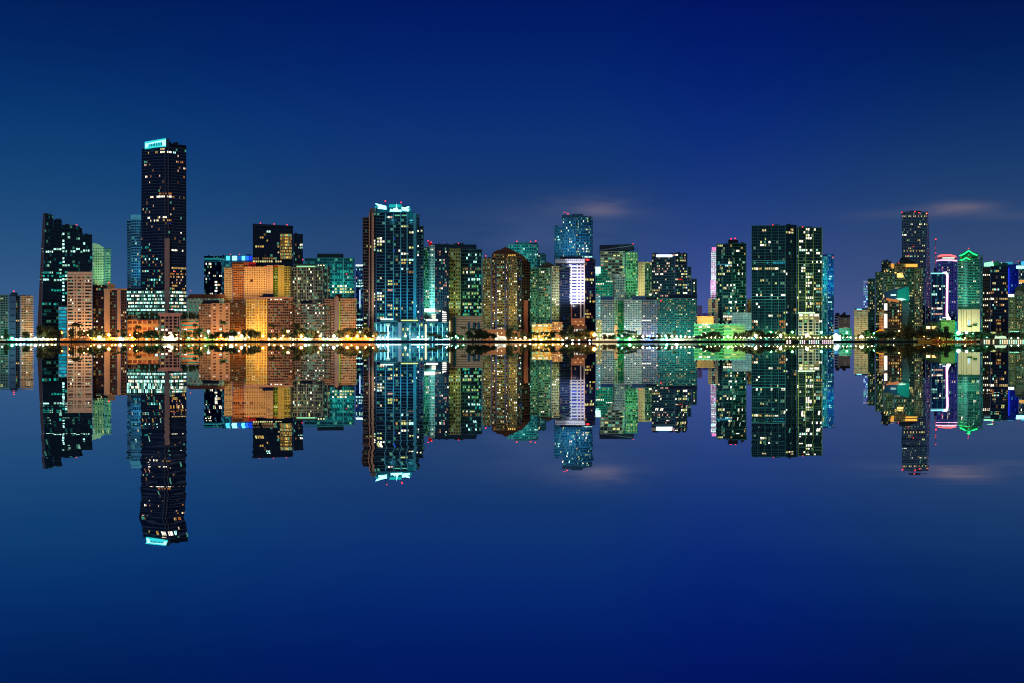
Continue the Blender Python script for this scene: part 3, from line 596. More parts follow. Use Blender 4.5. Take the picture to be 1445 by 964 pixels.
# pyramid topped brown tower
b = T('apartment_tower', 'tall beige brown tower with a dark stepped pyramid roof and an unlit brown right side', 'the brown pyramid roofed tower', 1232, 714)
bg = dict(fl=3.7, glass=(28, 28, 20), dim=.16, dimc=(255, 215, 130), depth=24)
b.sec([(680.8, 6), (693.5, 3)], 365, p=.35, sp=.46, wall=(104, 104, 72), bay=2.6, wu=.6, **bg); b.lit(.1, 'wyWc')
b.sec([(693.6, 4.4), (700, 3.4)], 363, p=.9, sp=.36, wall=(96, 74, 52), bay=3.4, **bg); b.lit(.2, 'Wwy')
b.sec([(700.1, 1), (713, 0)], 361, p=1.1, sp=.42, wall=(98, 96, 64), bay=3.6, **bg); b.lit(.2, 'wWyc')
b.sec([(713.1, 1.8), (717.5, 1.8)], 361, p=.9, sp=.36, wall=(90, 72, 52), bay=3.2, **bg); b.lit(.3, 'WwybY')
b.sec([(717.6, 0), (730, .5)], 363, p=.35, sp=.46, wall=(112, 106, 72), bay=2.6, wu=.6, **bg); b.lit(.14, 'WwyY'); b.row(388, 723, 731, 'GW', .8); b.row(397.5, 724, 732, 'GW', .8); b.row(415.5, 722, 732, 'GW', .9)
b.sec([(730.1, .6), (736, 4)], 366, p=.9, sp=.34, wall=(62, 56, 46), bay=3, **bg); b.lit(.12, 'wWb')
dd = dict(fl=3.7, glass=(16, 12, 13), dim=.03, depth=18)
b.sec([(736.1, 4), (748.3, 15)], 369, p=.6, sp=.4, wall=(64, 38, 28), bay=4, bot=None, **dd); b.lit(.02, 'yc')  # shade on the right side is put into this darker brown
b.box('corner_fin', 739, 745, 424, None, (120, 62, 44), dy=4, d=4)
b.sec([(696, 3), (734, 3)], 358.6, bot=364, fl=5.4, p=.3, sp=.5, wall=(120, 84, 50), glass=(40, 28, 20), dim=.2, depth=18, name='upper_storey'); b.row(361, 715, 729, 'Y', .9)
b.prism('pyramid_roof', [(694, 359), (697.5, 355), (702, 353), (707, 352), (713, 348.3), (720, 351.4), (726, 354), (731, 357), (737, 360), (741, 363), (744, 368), (730, 368), (696, 362)], (74, 44, 32), dy=4, d=16)
b.red(685.4, 361.2, 1.1)
b.box('lower_block', 681, 736, 464.5, None, (130, 92, 76), dy=-4, d=6)
for x in range(683, 736, 3):
    if RND.random() < .45: b.box('lit_window', x, x + 1.6, 466 + (x % 2) * 3, 468 + (x % 2) * 3, emit((255, 225, 170), 1.2), dy=-4.3, d=.3)

# its greener twin
b = T('apartment_tower', 'green beige tower with a small dark pyramid roof and a shade-dark navy right side', 'the green pyramid roofed tower', 1236, 775)
bg2 = dict(fl=3.7, glass=(16, 34, 30), dim=.18, dimc=(220, 255, 160), depth=22)
b.sec([(748.6, 8), (759, 3)], 379.5, p=.8, sp=.42, wall=(72, 124, 98), bay=3.2, **bg2); b.lit(.14, 'cGwy')
b.sec([(759.1, 1.5), (778, 0)], 379, p=1.2, sp=.42, wall=(74, 108, 82), bay=3.4, **bg2); b.lit(.17, 'GwyWc')
b.sec([(778.1, .6), (789.5, 1.5)], 376.5, p=.5, sp=.46, wall=(128, 128, 90), bay=2.8, wu=.6, **bg2); b.lit(.15, 'GWyw')
for yy in (416, 420, 429, 434, 441, 446): b.row(yy, 784, 791, 'G', .75)
b.sec([(789.6, 1.8), (805.5, 12)], 377.5, p=.8, sp=.36, wall=(28, 42, 62), glass=(9, 18, 34), fl=3.7, bay=4, dim=.04); b.lit(.03, 'yb', run=0)  # the turned side's shade is put into its dark wall colour
b.sec([(762, 4), (798, 5)], 374.8, bot=379, fl=4.2, p=.2, sp=.5, wall=(40, 70, 66), glass=(16, 34, 34), dim=.1, depth=14, name='upper_storey')
b.prism('pyramid_roof', [(760, 379), (764, 374.5), (768, 372), (773.4, 369.4), (779, 372.4), (783, 375)], (40, 40, 40), dy=2, d=12); b.prism('pyramid_roof', [(785, 377), (789, 374), (796, 373.4), (801, 377.4)], (34, 44, 54), dy=5, d=10)
b.red(768, 408, .8, dy=-2); b.red(761, 408, .6, dy=-2, mat=emit((40, 80, 255), 2)); b.red(795.5, 389.5, .8, mat=emit((80, 255, 150), 1.6), name='roof_lamp')
b = T('waterfront_building', 'low golden floodlit wing with tall bays below the green pyramid roofed tower', 'the golden low wing', 1214, 772)
q = b.sec(S(750.5, 779), 458.5, fl=4, p=.5, sp=.34, wall=(225, 165, 80), glass=(120, 80, 34), bay=3.2, wu=.8, dim=.5, dimc=(255, 190, 80), ds=.8, depth=14); b.lit(.35, 'YWY', q=q); b.row(461, 760, 766, 'W', 1, q)
b.sec(S(779.2, 794, 1), 456, fl=3.3, p=.5, sp=.4, wall=(205, 150, 112), glass=(80, 56, 44), bay=3, dim=.3, depth=13); b.lit(.28, 'WpY')
for x in (755.8, 762.4, 769): b.box('pier', x - .6, x + .6, 459, None, (230, 172, 90), dy=-.8, d=1.2)
b.box('roof_slab', 750, 779.4, 457.2, 458.6, (236, 190, 110), dy=-1, d=15)

# blue teal tower
b = T('apartment_tower', 'tall blue teal gridded tower with a lower left wing behind the white floodlit tower', 'the tall blue teal tower', 1420, 810)
b.sec(S(782, 793.4, 3), 321, fl=3.9, p=.4, sp=.36, wall=(56, 112, 138), glass=(12, 62, 84), bay=3, wu=.62, dim=.12, dimc=(150, 240, 230)); b.lit(.06, 'Cw')
b.sec(S(793.5, 812.5), 308.5, fl=3.9, p=.4, sp=.36, wall=(58, 114, 142), glass=(12, 60, 84), bay=3, wu=.62, dim=.12, dimc=(150, 240, 230)); b.lit(.1, 'CWwG')
b.sec(A(812.6, 836.6, 4, 6), 307, fl=3.9, p=.7, sp=.36, wall=(46, 98, 126), glass=(10, 50, 76), bay=3, dim=.12, dimc=(150, 240, 230)); b.lit(.12, 'CWwG'); b.row(352, 820, 830, 'CW', .9); b.row(364, 820, 837, 'WC', .9)
b.box('roof_box', 793, 813, 303.5, 308, (46, 96, 120), dy=3, d=12); b.prism('roof_box', [(806, 303.6), (808, 301.8), (822.6, 301.8), (822.6, 304), (836, 306.8), (812, 307.2)], (44, 88, 112), dy=5, d=10)
b.box('mast', 795.6, 796.2, 299.6, 303.5, DARK, dy=4, d=.6); b.red(796, 299.6, .8); b.red(801.6, 301.6, 1.3); b.red(799, 300, .5)

# white floodlit tower
b = T('office_tower', 'white floodlit office tower with blue window strips, shade-dark navy right side and one big red light', 'the white floodlit tower', 1248, 812)
wf = b.sec(S(783.5, 825.3), 372.5, fl=4.35, p=.3, sp=.52, wall=(235, 232, 240), glass=(40, 50, 110), bay=9, wu=.84, dim=0, bot=430)
b.sec(S(783.5, 825.3), 366.6, bot=372.3, fl=5.7, p=.1, sp=.8, wall=(235, 232, 242), glass=(60, 66, 120), dim=0, name='top_band')
b.sec(S(783.5, 825.3), 430.2, fl=4.35, p=.25, sp=.2, wall=(24, 26, 48), glass=(12, 14, 36), bay=3, dim=.06); b.lit(.05, 'yo')
b.box('pier', 818.5, 820.4, 372.6, 449, (228, 196, 186), dy=-.8, d=1.2); b.box('pier', 823.6, 825.4, 372.6, 449, (228, 190, 176), dy=-.8, d=1.2); b.box('pier', 805.8, 807, 372.6, 430, (235, 232, 240), dy=-.6, d=1.2); b.box('pier', 806, 807.2, 430.4, 449, (190, 110, 84), dy=-.6, d=1.2)
nf = b.sec([(825.4, .4), (840.2, 8)], 366, fl=4.35, p=.15, sp=.2, wall=(20, 24, 48), glass=(10, 12, 34), bay=3, wu=.92, dim=.03); b.lit(.05, 'yGo', None, nf)  # lack of light on this side is put into its navy colour
for y, x0, x1 in ((395.5, 826, 841), (424, 831, 841), (419.7, 826, 833), (442, 826, 833), (449, 826, 832)): b.row(y, x0, x1, 'yG', .8, nf)
b.box('roof_box', 790, 822, 362, 366.5, (22, 30, 58), dy=4, d=12); b.box('lower_block', 806, 825.6, 449.4, 459, (205, 130, 92), dy=-2, d=4); b.box('lower_block', 806, 828, 459.3, None, (120, 80, 60), dy=-3, d=5)
for i in range(4): b.box('lit_window', 809 + i * 4, 811.6 + i * 4, 464.5, 467.5, emit((235, 235, 215), .9), dy=-3.4, d=.4)
for i in range(4): b.box('lit_window', 811 + i * 3.6, 813.6 + i * 3.6, 453 + (i % 2) * 5, 454.6 + (i % 2) * 5, emit((255, 190, 110), .8), dy=-3.4, d=.4)
b.red(829, 366.6, 2.0, dy=-2); b.box('sign', 826.4, 831.6, 365.6, 367.8, emit((255, 30, 40), 1.6), dy=-1.2, d=.8)

# bright green banded tower with slanting roof
b = T('office_tower', 'green lit office tower with bright bands and a dark slanting roof blade', 'the green banded tower', 1340, 873)
b.sec(S(846.8, 881.8), 355.5, fl=4, p=.5, sp=.42, wall=(166, 180, 146), glass=(40, 74, 54), bay=5, wu=.86, dim=.16, dimc=(228, 255, 200), ds=.5); b.lit(.14, 'gGG', (847, 882, 355, 392))
q = b.sec(A(882, 900.3, 3, 5, 1), 356.5, fl=4, p=.9, sp=.38, wall=(96, 168, 124), glass=(14, 54, 42), bay=3.2, dim=.2, dimc=(180, 255, 190), ds=.45)
for yy in (358, 363, 367, 372, 377, 381, 386, 389): b.row(yy, 880, 901, 'gGg', .6, q)
b.lit(.1, 'gtG', None, q)
b.prism('roof_blade', [(846, 357.5), (846, 346), (864, 345.4), (893, 344.2), (895.5, 350.5), (882, 354.2), (862, 356)], (36, 48, 66), dy=1, d=20)
b.prism('roof_edge', [(847, 352.5), (893, 346), (893, 346.8), (847, 354)], (110, 124, 140), dy=.4, d=.6); b.red(893.3, 344.2, 1)
b.box('mast', 899, 899.5, 349, 356, DARK, dy=4, d=.5)
b = T('office_tower', 'silver grey gridded block standing before the green banded tower', 'the silver gridded block', 1308, 873)
b.sec(S(864.4, 882.5), 388, fl=3.6, p=.3, sp=.42, wall=(178, 182, 172), glass=(44, 62, 62), bay=2.8, wu=.62, dim=.15, dimc=(220, 255, 190)); b.lit(.05, 'Gw')
b = T('office_tower', 'teal stepped tower like a ziggurat with a white lit top corner', 'the teal stepped tower', 1300, 853)
zg = dict(fl=3.7, p=.25, sp=.42, wall=(56, 150, 124), glass=(12, 56, 56), bay=2.8, wu=.62, dim=.08)
b.sec(S(840.3, 865), 396, **zg); b.lit(.04, 'Gcy'); b.row(399.3, 840, 852, 'WW', 1); b.row(398, 856, 866, 'W', 1)
b.sec(S(840.4, 861.5, 2), 389, bot=396, **{**zg, 'fl': 3.5, 'depth': 16}); b.sec(S(843, 858, 3), 382, bot=389, **{**zg, 'fl': 3.5, 'depth': 14}); b.sec(S(845.5, 854, 4), 376.5, bot=382, **{**zg, 'fl': 5.5, 'depth': 12})
b.box('lit_corner', 840.3, 847.5, 376.5, 386, emit((205, 255, 240), 1.5), dy=0, d=3); b.box('lit_corner', 840.4, 845, 386.2, 389, emit((150, 240, 220), .9), dy=.5, d=3); b.red(849.6, 374.4, 1)
b = T('office_tower', 'slim pale yellow tower with a dark teal right half behind the stepped office', 'the slim pale yellow tower', 1372, 910)
b.sec(S(900.6, 910), 372, fl=4, p=.1, sp=.7, wall=(214, 206, 150), glass=(120, 120, 84), bay=4, wu=.4, dim=.05); b.sec(S(910.1, 920, 1), 371, fl=4, p=.3, sp=.3, wall=(60, 110, 90), glass=(14, 40, 40), bay=3, dim=.1, dimc=(220, 255, 180)); b.lit(.12, 'GwW')
b.box('roof_edge', 900.2, 920, 369.6, 371.5, (190, 180, 130), dy=-.5, d=12)

# stepped office
b = T('office_tower', 'purple grey office tower stepping down on its right, white sign bar on top', 'the stepped office tower', 1308, 950)
pg = dict(fl=3.8, p=.25, sp=.36, wall=(58, 80, 92), glass=(12, 26, 38), bay=2.7, wu=.84, dim=.08, dimc=(255, 215, 160))
q1 = b.sec(S(919.6, 952.5), 359, **pg); b.lit(.08, 'WwpG', None, q1); q2 = b.sec([(952.6, 0), (970, 5)], 358.5, **{**pg, 'wall': (44, 62, 72)}); b.lit(.07, 'GWw', None, q2)
b.sec(S(970.1, 975.6, 6), 377, **{**pg, 'wall': (40, 62, 66)}); b.lit(.06, 'G'); b.sec(S(975.7, 983.4, 8), 394, **{**pg, 'wall': (34, 66, 62)}); b.lit(.1, 'GgW')
b.row(368.8, 955, 966, 'GG', .9); b.row(379, 930, 952, 'p', .5); b.row(386.5, 926, 936, 'W', .9); b.row(386, 964, 974, 'G', .8); b.row(395.5, 955, 964, 'rr', .5); b.row(403, 960, 968, 'G', .8); b.row(411, 920, 932, 'yG', .8)
b.prism('roof_screen', [(919.6, 359), (920, 357.6), (932, 359), (952, 357.4), (954, 356.8), (970.4, 358), (970.4, 358.6)], (40, 50, 74), dy=2, d=14)
b.box('sign', 926, 948.8, 359.3, 362.8, emit((205, 232, 255), 2.2), dy=-.8, d=.6); b.red(948, 417.6, 1)

# hotel blocks at the water
b = T('hotel', 'blue grey gridded hotel block with a pale cyan left bay and yellow lower corner', 'the blue grey gridded hotel', 1216, 858)
b.sec(S(840.8, 847.6, -1), 417.5, fl=3.4, p=.4, sp=.5, wall=(150, 205, 218), glass=(50, 100, 124), bay=3, dim=.2, dimc=(200, 250, 255)); b.lit(.12, 'Cpc')
b.sec(S(847.7, 866.4), 424.5, fl=3.05, p=.25, sp=.42, wall=(128, 152, 152), glass=(22, 32, 58), bay=2.6, wu=.62, dim=.06); b.lit(.08, 'pWwo', run=.2)
b.sec(S(866.5, 872, .6), 424.5, fl=3.05, p=.25, sp=.42, wall=(120, 160, 120), glass=(26, 44, 50), bay=2.6, wu=.62, dim=.1); b.lit(.12, 'pgG')
b.box('penthouse', 847.8, 865, 418.5, 424.2, (64, 104, 148), dy=4, d=12); b.box('penthouse', 841, 848, 415.5, 417.3, (120, 180, 205), dy=2, d=8); b.red(843.2, 415.6, 1)
b.sec(S(840.9, 849.4, -4), 453, fl=3.2, p=.3, sp=.34, wall=(196, 184, 120), glass=(80, 70, 44), bay=2.4, dim=.3, depth=3, name='lower_block'); b.lit(.3, 'yWo')
b.box('entrance_hall', 850, 867, 470, None, (212, 200, 166), dy=-5, d=4); b.box('lower_block', 866.8, 871.4, 459, None, (220, 160, 110), dy=-1, d=2)
b = T('hotel', 'narrow green lit hotel wing wedged between the two blue grey hotel blocks', 'the green lit wing', 1232, 876)
b.sec(S(871.2, 880.6), 426, fl=3.05, p=.3, sp=.44, wall=(36, 150, 104), glass=(10, 70, 56), bay=2.6, wu=.6, dim=.1, dimc=(255, 220, 120)); b.lit(.06, 'oyG')
b = T('hotel', 'wide blue grey gridded hotel block, pink and blue lit near its right foot', 'the wide gridded hotel', 1214, 904)
b.sec(S(880.4, 905), 424.5, fl=2.95, p=.25, sp=.42, wall=(150, 176, 172), glass=(24, 48, 64), bay=2.6, wu=.64, dim=.08); b.lit(.07, 'Wpwc', run=.25); b.row(463.5, 881, 905, 'pG', .35)
b.sec(S(905.1, 928.3), 424.5, fl=2.95, p=.25, sp=.4, wall=(104, 124, 134), glass=(20, 38, 54), bay=2.6, wu=.66, dim=.08); b.lit(.09, 'poWb', run=.2); b.row(453.5, 904, 928, 'Wp', .5)
b.box('penthouse', 892, 911, 417.6, 424.2, (76, 112, 140), dy=4, d=12); b.box('penthouse', 911.2, 922, 420, 424.2, (40, 50, 80), dy=5, d=12); b.prism('gable', [(880, 424.6), (881.5, 422.8), (892, 420.6), (892, 424.6)], (120, 150, 160), dy=.5, d=10); b.red(903, 416, .8)
b = T('office_tower', 'dark teal gridded slab block with many small warm windows and red roof lights', 'the dark teal gridded slab', 1218, 956)
b.sec(S(928.6, 983.8), 422, fl=2.95, p=.25, sp=.4, wall=(38, 108, 108), glass=(10, 42, 50), bay=2.5, wu=.7, dim=.1, dimc=(255, 210, 140)); b.lit(.09, 'poWoyG', run=.2)
b.box('penthouse', 944, 984, 415.5, 421.8, (26, 40, 66), dy=4, d=12); b.box('penthouse', 929, 944, 419, 421.8, (30, 84, 90), dy=4, d=12); b.red(932.4, 424.6, 1.3, dy=-2)

# small things between
b = T('office_tower', 'small distant lavender towers seen in the gap right of the stepped office', 'the distant lavender blocks', 1640, 990)
b.sec(S(982, 991), 432, fl=3, p=.1, sp=.5, wall=(150, 128, 176), glass=(96, 90, 160), bay=3, dim=0); b.sec(S(991.1, 999, 3), 443, fl=3, p=.1, sp=.5, wall=(120, 110, 190), glass=(80, 80, 170), bay=3, dim=.1)
for x in (984, 988, 992, 995.5): b.box('pier', x, x + 1, 442 - (x % 2), 455, (110, 104, 190), dy=-2, d=2)
b = T('apartment_block', 'small glowing orange pleated box building in front of the beige tower', 'the glowing orange box', 1242, 995)
b.sec(S(983.4, 1007), 447.3, fl=13, p=.1, sp=.9, wall=(250, 200, 130), glass=(180, 120, 70), dim=0)
for i in range(8): b.box('pier', 984 + i * 3, 985.2 + i * 3, 447.2, 459, (250, 196, 120), dy=-.8, d=1)
b = T('apartment_tower', 'small beige tower with a dark centre strip below the white and pink tower', 'the small beige tower', 1262, 1006)
b.sec(S(999, 1004.6), 423, fl=3.5, p=.15, sp=.5, wall=(200, 186, 140), glass=(100, 90, 66), bay=1.8, wu=.5, dim=.05); b.sec(S(1004.7, 1009, 2), 424, fl=3.5, p=.2, sp=.3, wall=(60, 60, 66), glass=(18, 20, 36), bay=3, dim=.2, dimc=(255, 180, 90)); b.lit(.25, 'oyw'); b.sec(S(1009.1, 1013.5), 423, fl=3.5, p=.15, sp=.5, wall=(190, 180, 140), glass=(90, 84, 66), bay=1.8, wu=.5, dim=.05)
b = T('office_tower', 'slender white and pink floodlit tower half hidden by the black glass tower', 'the white and pink tower', 1430, 1008)
b.sec([(1002.6, 1), (1014, 0)], 396, bot=424, fl=2.8, p=.1, sp=.7, wall=(235, 200, 226), glass=(214, 170, 214), bay=3, dim=1, dimc=(255, 200, 240), ds=2.2); b.sec([(1003.4, 1.5), (1014, .5)], 354.5, bot=395.8, fl=2.8, p=.1, sp=.7, wall=(238, 232, 242), glass=(220, 215, 235), bay=3, dim=1, dimc=(252, 242, 255), ds=2.6, depth=20)  # window bands glow all over, putting the floodlighting into the material
b.box('crown', 1004.4, 1014, 349, 354, emit((255, 140, 205), 1.1), dy=3, d=12)
b = T('apartment_tower', 'black glass tower with thin pale green ribs and a dark roof box', 'the black glass tower', 1306, 1031)
gb = dict(fl=4, p=.2, sp=.18, wall=(44, 92, 92), glass=(9, 26, 32), bay=2.9, wu=.9, dim=.05, dimc=(230, 255, 190))
b.sec(S(1010.4, 1033), 345, **gb); b.lit(.07, 'WGwy'); b.sec([(1033.1, 0), (1053.6, 5)], 344, **{**gb, 'wall': (46, 110, 100), 'bay': 2.2}); b.lit(.06, 'WGyc')
for x in (1010.8, 1020, 1033, 1053): b.box('pier', x - .4, x + .4, 345, None, (80, 124, 120), dy=-.6 + (x > 1040) * 5, d=1.2)
for x in (1038, 1042, 1046, 1050): b.box('pier', x - .25, x + .25, 372, 441, (46, 150, 124), dy=.8 + (x - 1033) * .25, d=1.2)
b.box('belt', 1010.4, 1033, 372.4, 373.8, emit((60, 170, 210), .45), dy=-.5, d=.6); b.row(348, 1012, 1020, 'G', .8); b.row(388.5, 1012, 1022, 'WG', .9); b.row(400.7, 1026, 1036, 'W', .8); b.row(426, 1028, 1042, 'W', .6); b.row(433, 1026, 1034, 'W', .6); b.row(446.5, 1021, 1030, 'W', .9); b.row(376, 1024, 1027, 'C', .9)
b.box('roof_box', 1027.5, 1041.6, 338.2, 344.8, (20, 26, 44), dy=4, d=10); b.red(1031.6, 337, 1.4); b.red(1037.6, 336.6, 1.4)
b = T('apartment_block', 'little beige tower squeezed between the black glass tower and the great dark tower', 'the little beige tower', 1330, 1057)
b.sec(S(1053.8, 1061), 423, fl=3.4, p=.2, sp=.45, wall=(170, 160, 128), glass=(40, 40, 44), bay=2.4, dim=.3, dimc=(255, 170, 80)); b.lit(.15, 'oy')
b = T('parking_garage', 'long low green lit parking garage with open decks and planting', 'the green lit garage', 1214, 1012)
b.sec(S(979, 1020.5), 460, fl=4.4, p=.6, sp=.34, wall=(120, 205, 130), glass=(40, 110, 64), bay=5, wu=.9, dim=.4, dimc=(120, 255, 140), depth=12); b.lit(.22, 'gGtW'); b.row(461.6, 979, 1021, 'GW', .8)
b.sec(S(1020.6, 1052), 459, fl=4.1, p=.6, sp=.45, wall=(205, 226, 150), glass=(120, 150, 80), bay=10, wu=.96, dim=.8, dimc=(235, 255, 160), depth=12); b.lit(.3, 'GG')
b.box('roof_edge', 979, 1047, 457.6, 459.2, (120, 220, 180), dy=-1, d=14)
for i in range(12): b.red(981 + i * 5.6, 457, .8, mat=emit((150, 255, 215), 2.2), name='roof_lamp')
b = T('office_tower', 'pale blue white gridded low block with plants along its roof', 'the pale gridded low block', 1234, 1046)
b.sec(S(1032.4, 1060.4), 442.5, fl=2.6, p=.25, sp=.45, wall=(196, 214, 214), glass=(60, 130, 140), bay=2.3, wu=.6, dim=.2, dimc=(160, 240, 255))
for x in range(1035, 1060, 4): b.red(x, 441.3 + (x % 3) * .3, .9, mat=emit((225, 245, 225), 1.8) if x % 3 else matte((20, 40, 24)), name='roof_planter')

# the great dark pair
b = T('apartment_tower', 'widest dark glass tower with a thin green grid and two pale belts', 'the widest dark glass tower', 1240, 1092)
gp = dict(fl=4.15, p=.15, sp=.15, wall=(40, 96, 98), glass=(8, 26, 32), bay=3.2, wu=.92, dim=.018, dimc=(210, 255, 210), depth=26)
q1 = b.sec([(1060.3, 2), (1108.6, 0)], 319, **gp); b.lit(.022, 'WGwy', None, q1, .5); q2 = b.sec([(1108.7, 0), (1124.2, 8)], 317.6, **{**gp, 'wall': (24, 54, 58)}); b.lit(.025, 'Wwy', None, q2, .3)
for x in (1060.8, 1069.5, 1079.5, 1089, 1098.5, 1108.6): b.box('pier', x - .35, x + .35, 318.6, None, (56, 108, 108), dy=-.9 + (1108.6 - x) / 48 * 2, d=1.4)
for x in (1117.5, 1124): b.box('pier', x - .3, x + .3, 318.6, None, (44, 86, 86), dy=(x - 1108.6) / 15.6 * 8 - 1, d=1.2)
for y in (367.5, 370.5, 418.5, 422.8): b.prism('belt', [(1060.3, y + .35), (1060.3, y - .35), (1108.4, y - .35), (1108.4, y + .35)], (84, 150, 150), dy=-.8, d=3)
for y, x0, x1, pl in ((326.5, 1074, 1082, 'w'), (328, 1107, 1120, 'WG'), (335.5, 1077, 1081, 'G'), (340, 1071, 1075, 'WG'), (344, 1070, 1081, 'WG'), (343.7, 1084, 1090, 'W'), (371, 1080, 1107, 'q'), (379, 1060, 1069, 'GW'), (377.5, 1092, 1100, 'W'), (385, 1105, 1110, 'W'), (381, 1077, 1092, 'wG'), (433, 1070, 1073, 'W'), (429, 1062, 1069, 'W'), (441, 1104, 1110, 'WG'), (451.5, 1084, 1091, 'WC'), (452, 1064, 1069, 'W'), (417, 1086, 1091, 'W')): b.row(y, x0, x1, pl, .85)
for yy in (462, 458, 455): b.row(yy, 1061, 1068, 'oy', .6); b.row(yy, 1100, 1109, 'o', .3)
b.red(1090.5, 317.4, 1.2); b.red(1104, 318.6, 1, mat=emit((160, 255, 190), 2), name='roof_lamp'); b.red(1112, 441, .7, dy=-2, mat=emit((50, 90, 255), 2))
b = T('apartment_tower', 'dark glass tower with yellow green ribs above a cream lit podium beside its wider neighbour', 'the yellow ribbed dark tower', 1246, 1142)
q = b.sec(S(1124.5, 1160.5), 322, **{**gp, 'wall': (58, 100, 78)}); b.lit(.06, 'WGWc', None, q, .5)
for x in (1126.6, 1137, 1147.6, 1160): b.box('pier', x - .45, x + .45, 321.4, None, (128, 156, 92), dy=-1, d=1.5)
for y in (368, 372, 419.4, 423.6): b.box('belt', 1124.6, 1160.4, y - .35, y + .35, (110, 150, 110), dy=-.7, d=.6)
for y, x0, x1, pl in ((332, 1137, 1146, 'WG'), (334.5, 1138, 1146, 'W'), (338.5, 1128, 1134, 'W'), (349, 1127, 1132, 'W'), (352, 1136, 1147, 'W'), (355, 1128, 1136, 'CW'), (357, 1138, 1145, 'W'), (368, 1150, 1160, 'WGW'), (379, 1130, 1137, 'W'), (385, 1138, 1146, 'G'), (392, 1137, 1147, 'WG'), (399, 1136, 1146, 'WG'), (405.5, 1151, 1160, 'y'), (412, 1152, 1160, 'c'), (422, 1137, 1148, 'W'), (427, 1150, 1160, 'yG'), (429, 1138, 1148, 'W'), (434, 1138, 1146, 'G'), (452, 1155, 1160, 'W')): b.row(y, x0, x1, pl, .9, q)
p2 = b.sec(S(1126, 1156.5, -4), 443.5, fl=4.3, p=.3, sp=.2, wall=(200, 190, 150), glass=(20, 40, 42), bay=6.5, wu=.86, dim=.1, dimc=(220, 255, 200), depth=3.5, name='podium'); b.row(446.5, 1126, 1157, 'GWG', .95, p2); b.row(450.5, 1126, 1146, 'GG', .9, p2); b.row(450.5, 1146, 1157, 'd', .9, p2); b.row(455, 1126, 1157, 'gd', .4, p2); b.lit(.08, 'Go', None, p2)
b.box('light_rail', 1126, 1150, 440.5, 443, emit((225, 255, 215), 1.1), dy=-4, d=2.5)
for x in (1132.6, 1139.6, 1147, 1151, 1155.6): b.box('pier', x - .5, x + .5, 451, None, (205, 190, 150), dy=-5, d=1)
b.red(1132.5, 320.2, 1.2)
b = T('office_tower', 'slim cyan blue glass tower, brightest at mid height, right of the great dark pair', 'the slim cyan glass tower', 1340, 1168)
b.sec(S(1160.8, 1167.6, 1), 363, fl=4, p=.15, sp=.3, wall=(40, 170, 170), glass=(8, 90, 104), bay=3, dim=.2, dimc=(120, 255, 240)); b.lit(.1, 'ct'); b.sec(S(1167.7, 1176.8), 359.5, fl=3.3, p=.25, sp=.3, wall=(30, 100, 150), glass=(8, 60, 116), bay=2.6, dim=.15, dimc=(60, 190, 255)); b.lit(.06, 'cq'); b.row(387, 1160, 1164, 'C', 1); b.row(391, 1160, 1177, 'qC', .9); b.row(395, 1168, 1177, 'qCq', .9); b.row(400, 1168, 1177, 'q', .6); b.row(419, 1160, 1177, 'cg', .7); b.row(425.5, 1168, 1174, 'C', .9); b.row(372, 1160, 1170, 'G', .5)
for yy in (461, 465, 470): b.row(yy, 1168, 1176, 'G', .7)
b.box('roof_edge', 1160.6, 1177, 358.6, 359.8, (60, 90, 160), dy=1, d=14); b.red(1175.5, 363, .9, dy=-2)
# ------------------------------------------------------------------ right hand side
b = T('office_tower', 'dark striped and beige little blocks far behind the gap, flat dark roof slab', 'the far beige block', 1500, 1188)
b.sec(S(1177.5, 1182.6), 447, fl=4, p=.3, sp=.4, wall=(150, 150, 170), glass=(16, 20, 50), bay=8, wu=.98, dim=0); b.sec(S(1182.7, 1199.5, 3), 446, fl=4, p=.2, sp=.55, wall=(140, 122, 112), glass=(90, 80, 80), bay=4, wu=.5, dim=.1); b.lit(.08, 'p')
b.box('roof_slab', 1178, 1200, 444.6, 446, (40, 34, 48), dy=-1, d=18); b.box('roof_box', 1189, 1193.5, 441, 444.6, (34, 30, 50), dy=4, d=6); b.box('roof_box', 1179, 1184.6, 441.6, 444.6, (34, 30, 50), dy=4, d=6)
b = T('waterfront_building', 'low pale aqua building beside the blue white glow near the slim cyan tower', 'the low aqua building', 1290, 1192)
b.sec(S(1184, 1202), 464, fl=4.5, p=.2, sp=.5, wall=(130, 190, 160), glass=(40, 110, 90), bay=2.5, wu=.6, dim=.2, dimc=(220, 255, 200)); b.sec(S(1176.9, 1183.9, 2), 466, fl=4.5, p=.2, sp=.5, wall=(80, 150, 200), glass=(60, 140, 210), bay=3, dim=.5, dimc=(150, 220, 255), ds=.8)
b = T('office_tower', 'beige gridded office slab with a small blue white sign under its flat roof', 'the beige gridded office', 1262, 1215)
b.sec(S(1205, 1225), 438.5, fl=2.7, p=.25, sp=.36, wall=(205, 180, 138), glass=(90, 78, 60), bay=2.2, wu=.6, dim=.3, dimc=(255, 200, 140), ds=.5)
b.box('roof_screen', 1206.5, 1225, 435.2, 438.4, (24, 54, 84), dy=1, d=12); b.box('sign', 1209, 1216, 435.8, 437.4, emit((120, 220, 255), 1.9), dy=0, d=.6)
b = T('apartment_tower', 'thin pale lavender tower peeping out left of the great stepped complex', 'the thin lavender tower', 1480, 1222)
b.sec(S(1218, 1226), 396.5, fl=3.6, p=.4, sp=.4, wall=(150, 150, 190), glass=(50, 60, 120), bay=3, dim=.3, dimc=(210, 225, 255), ds=.7); b.lit(.2, 'cCb')

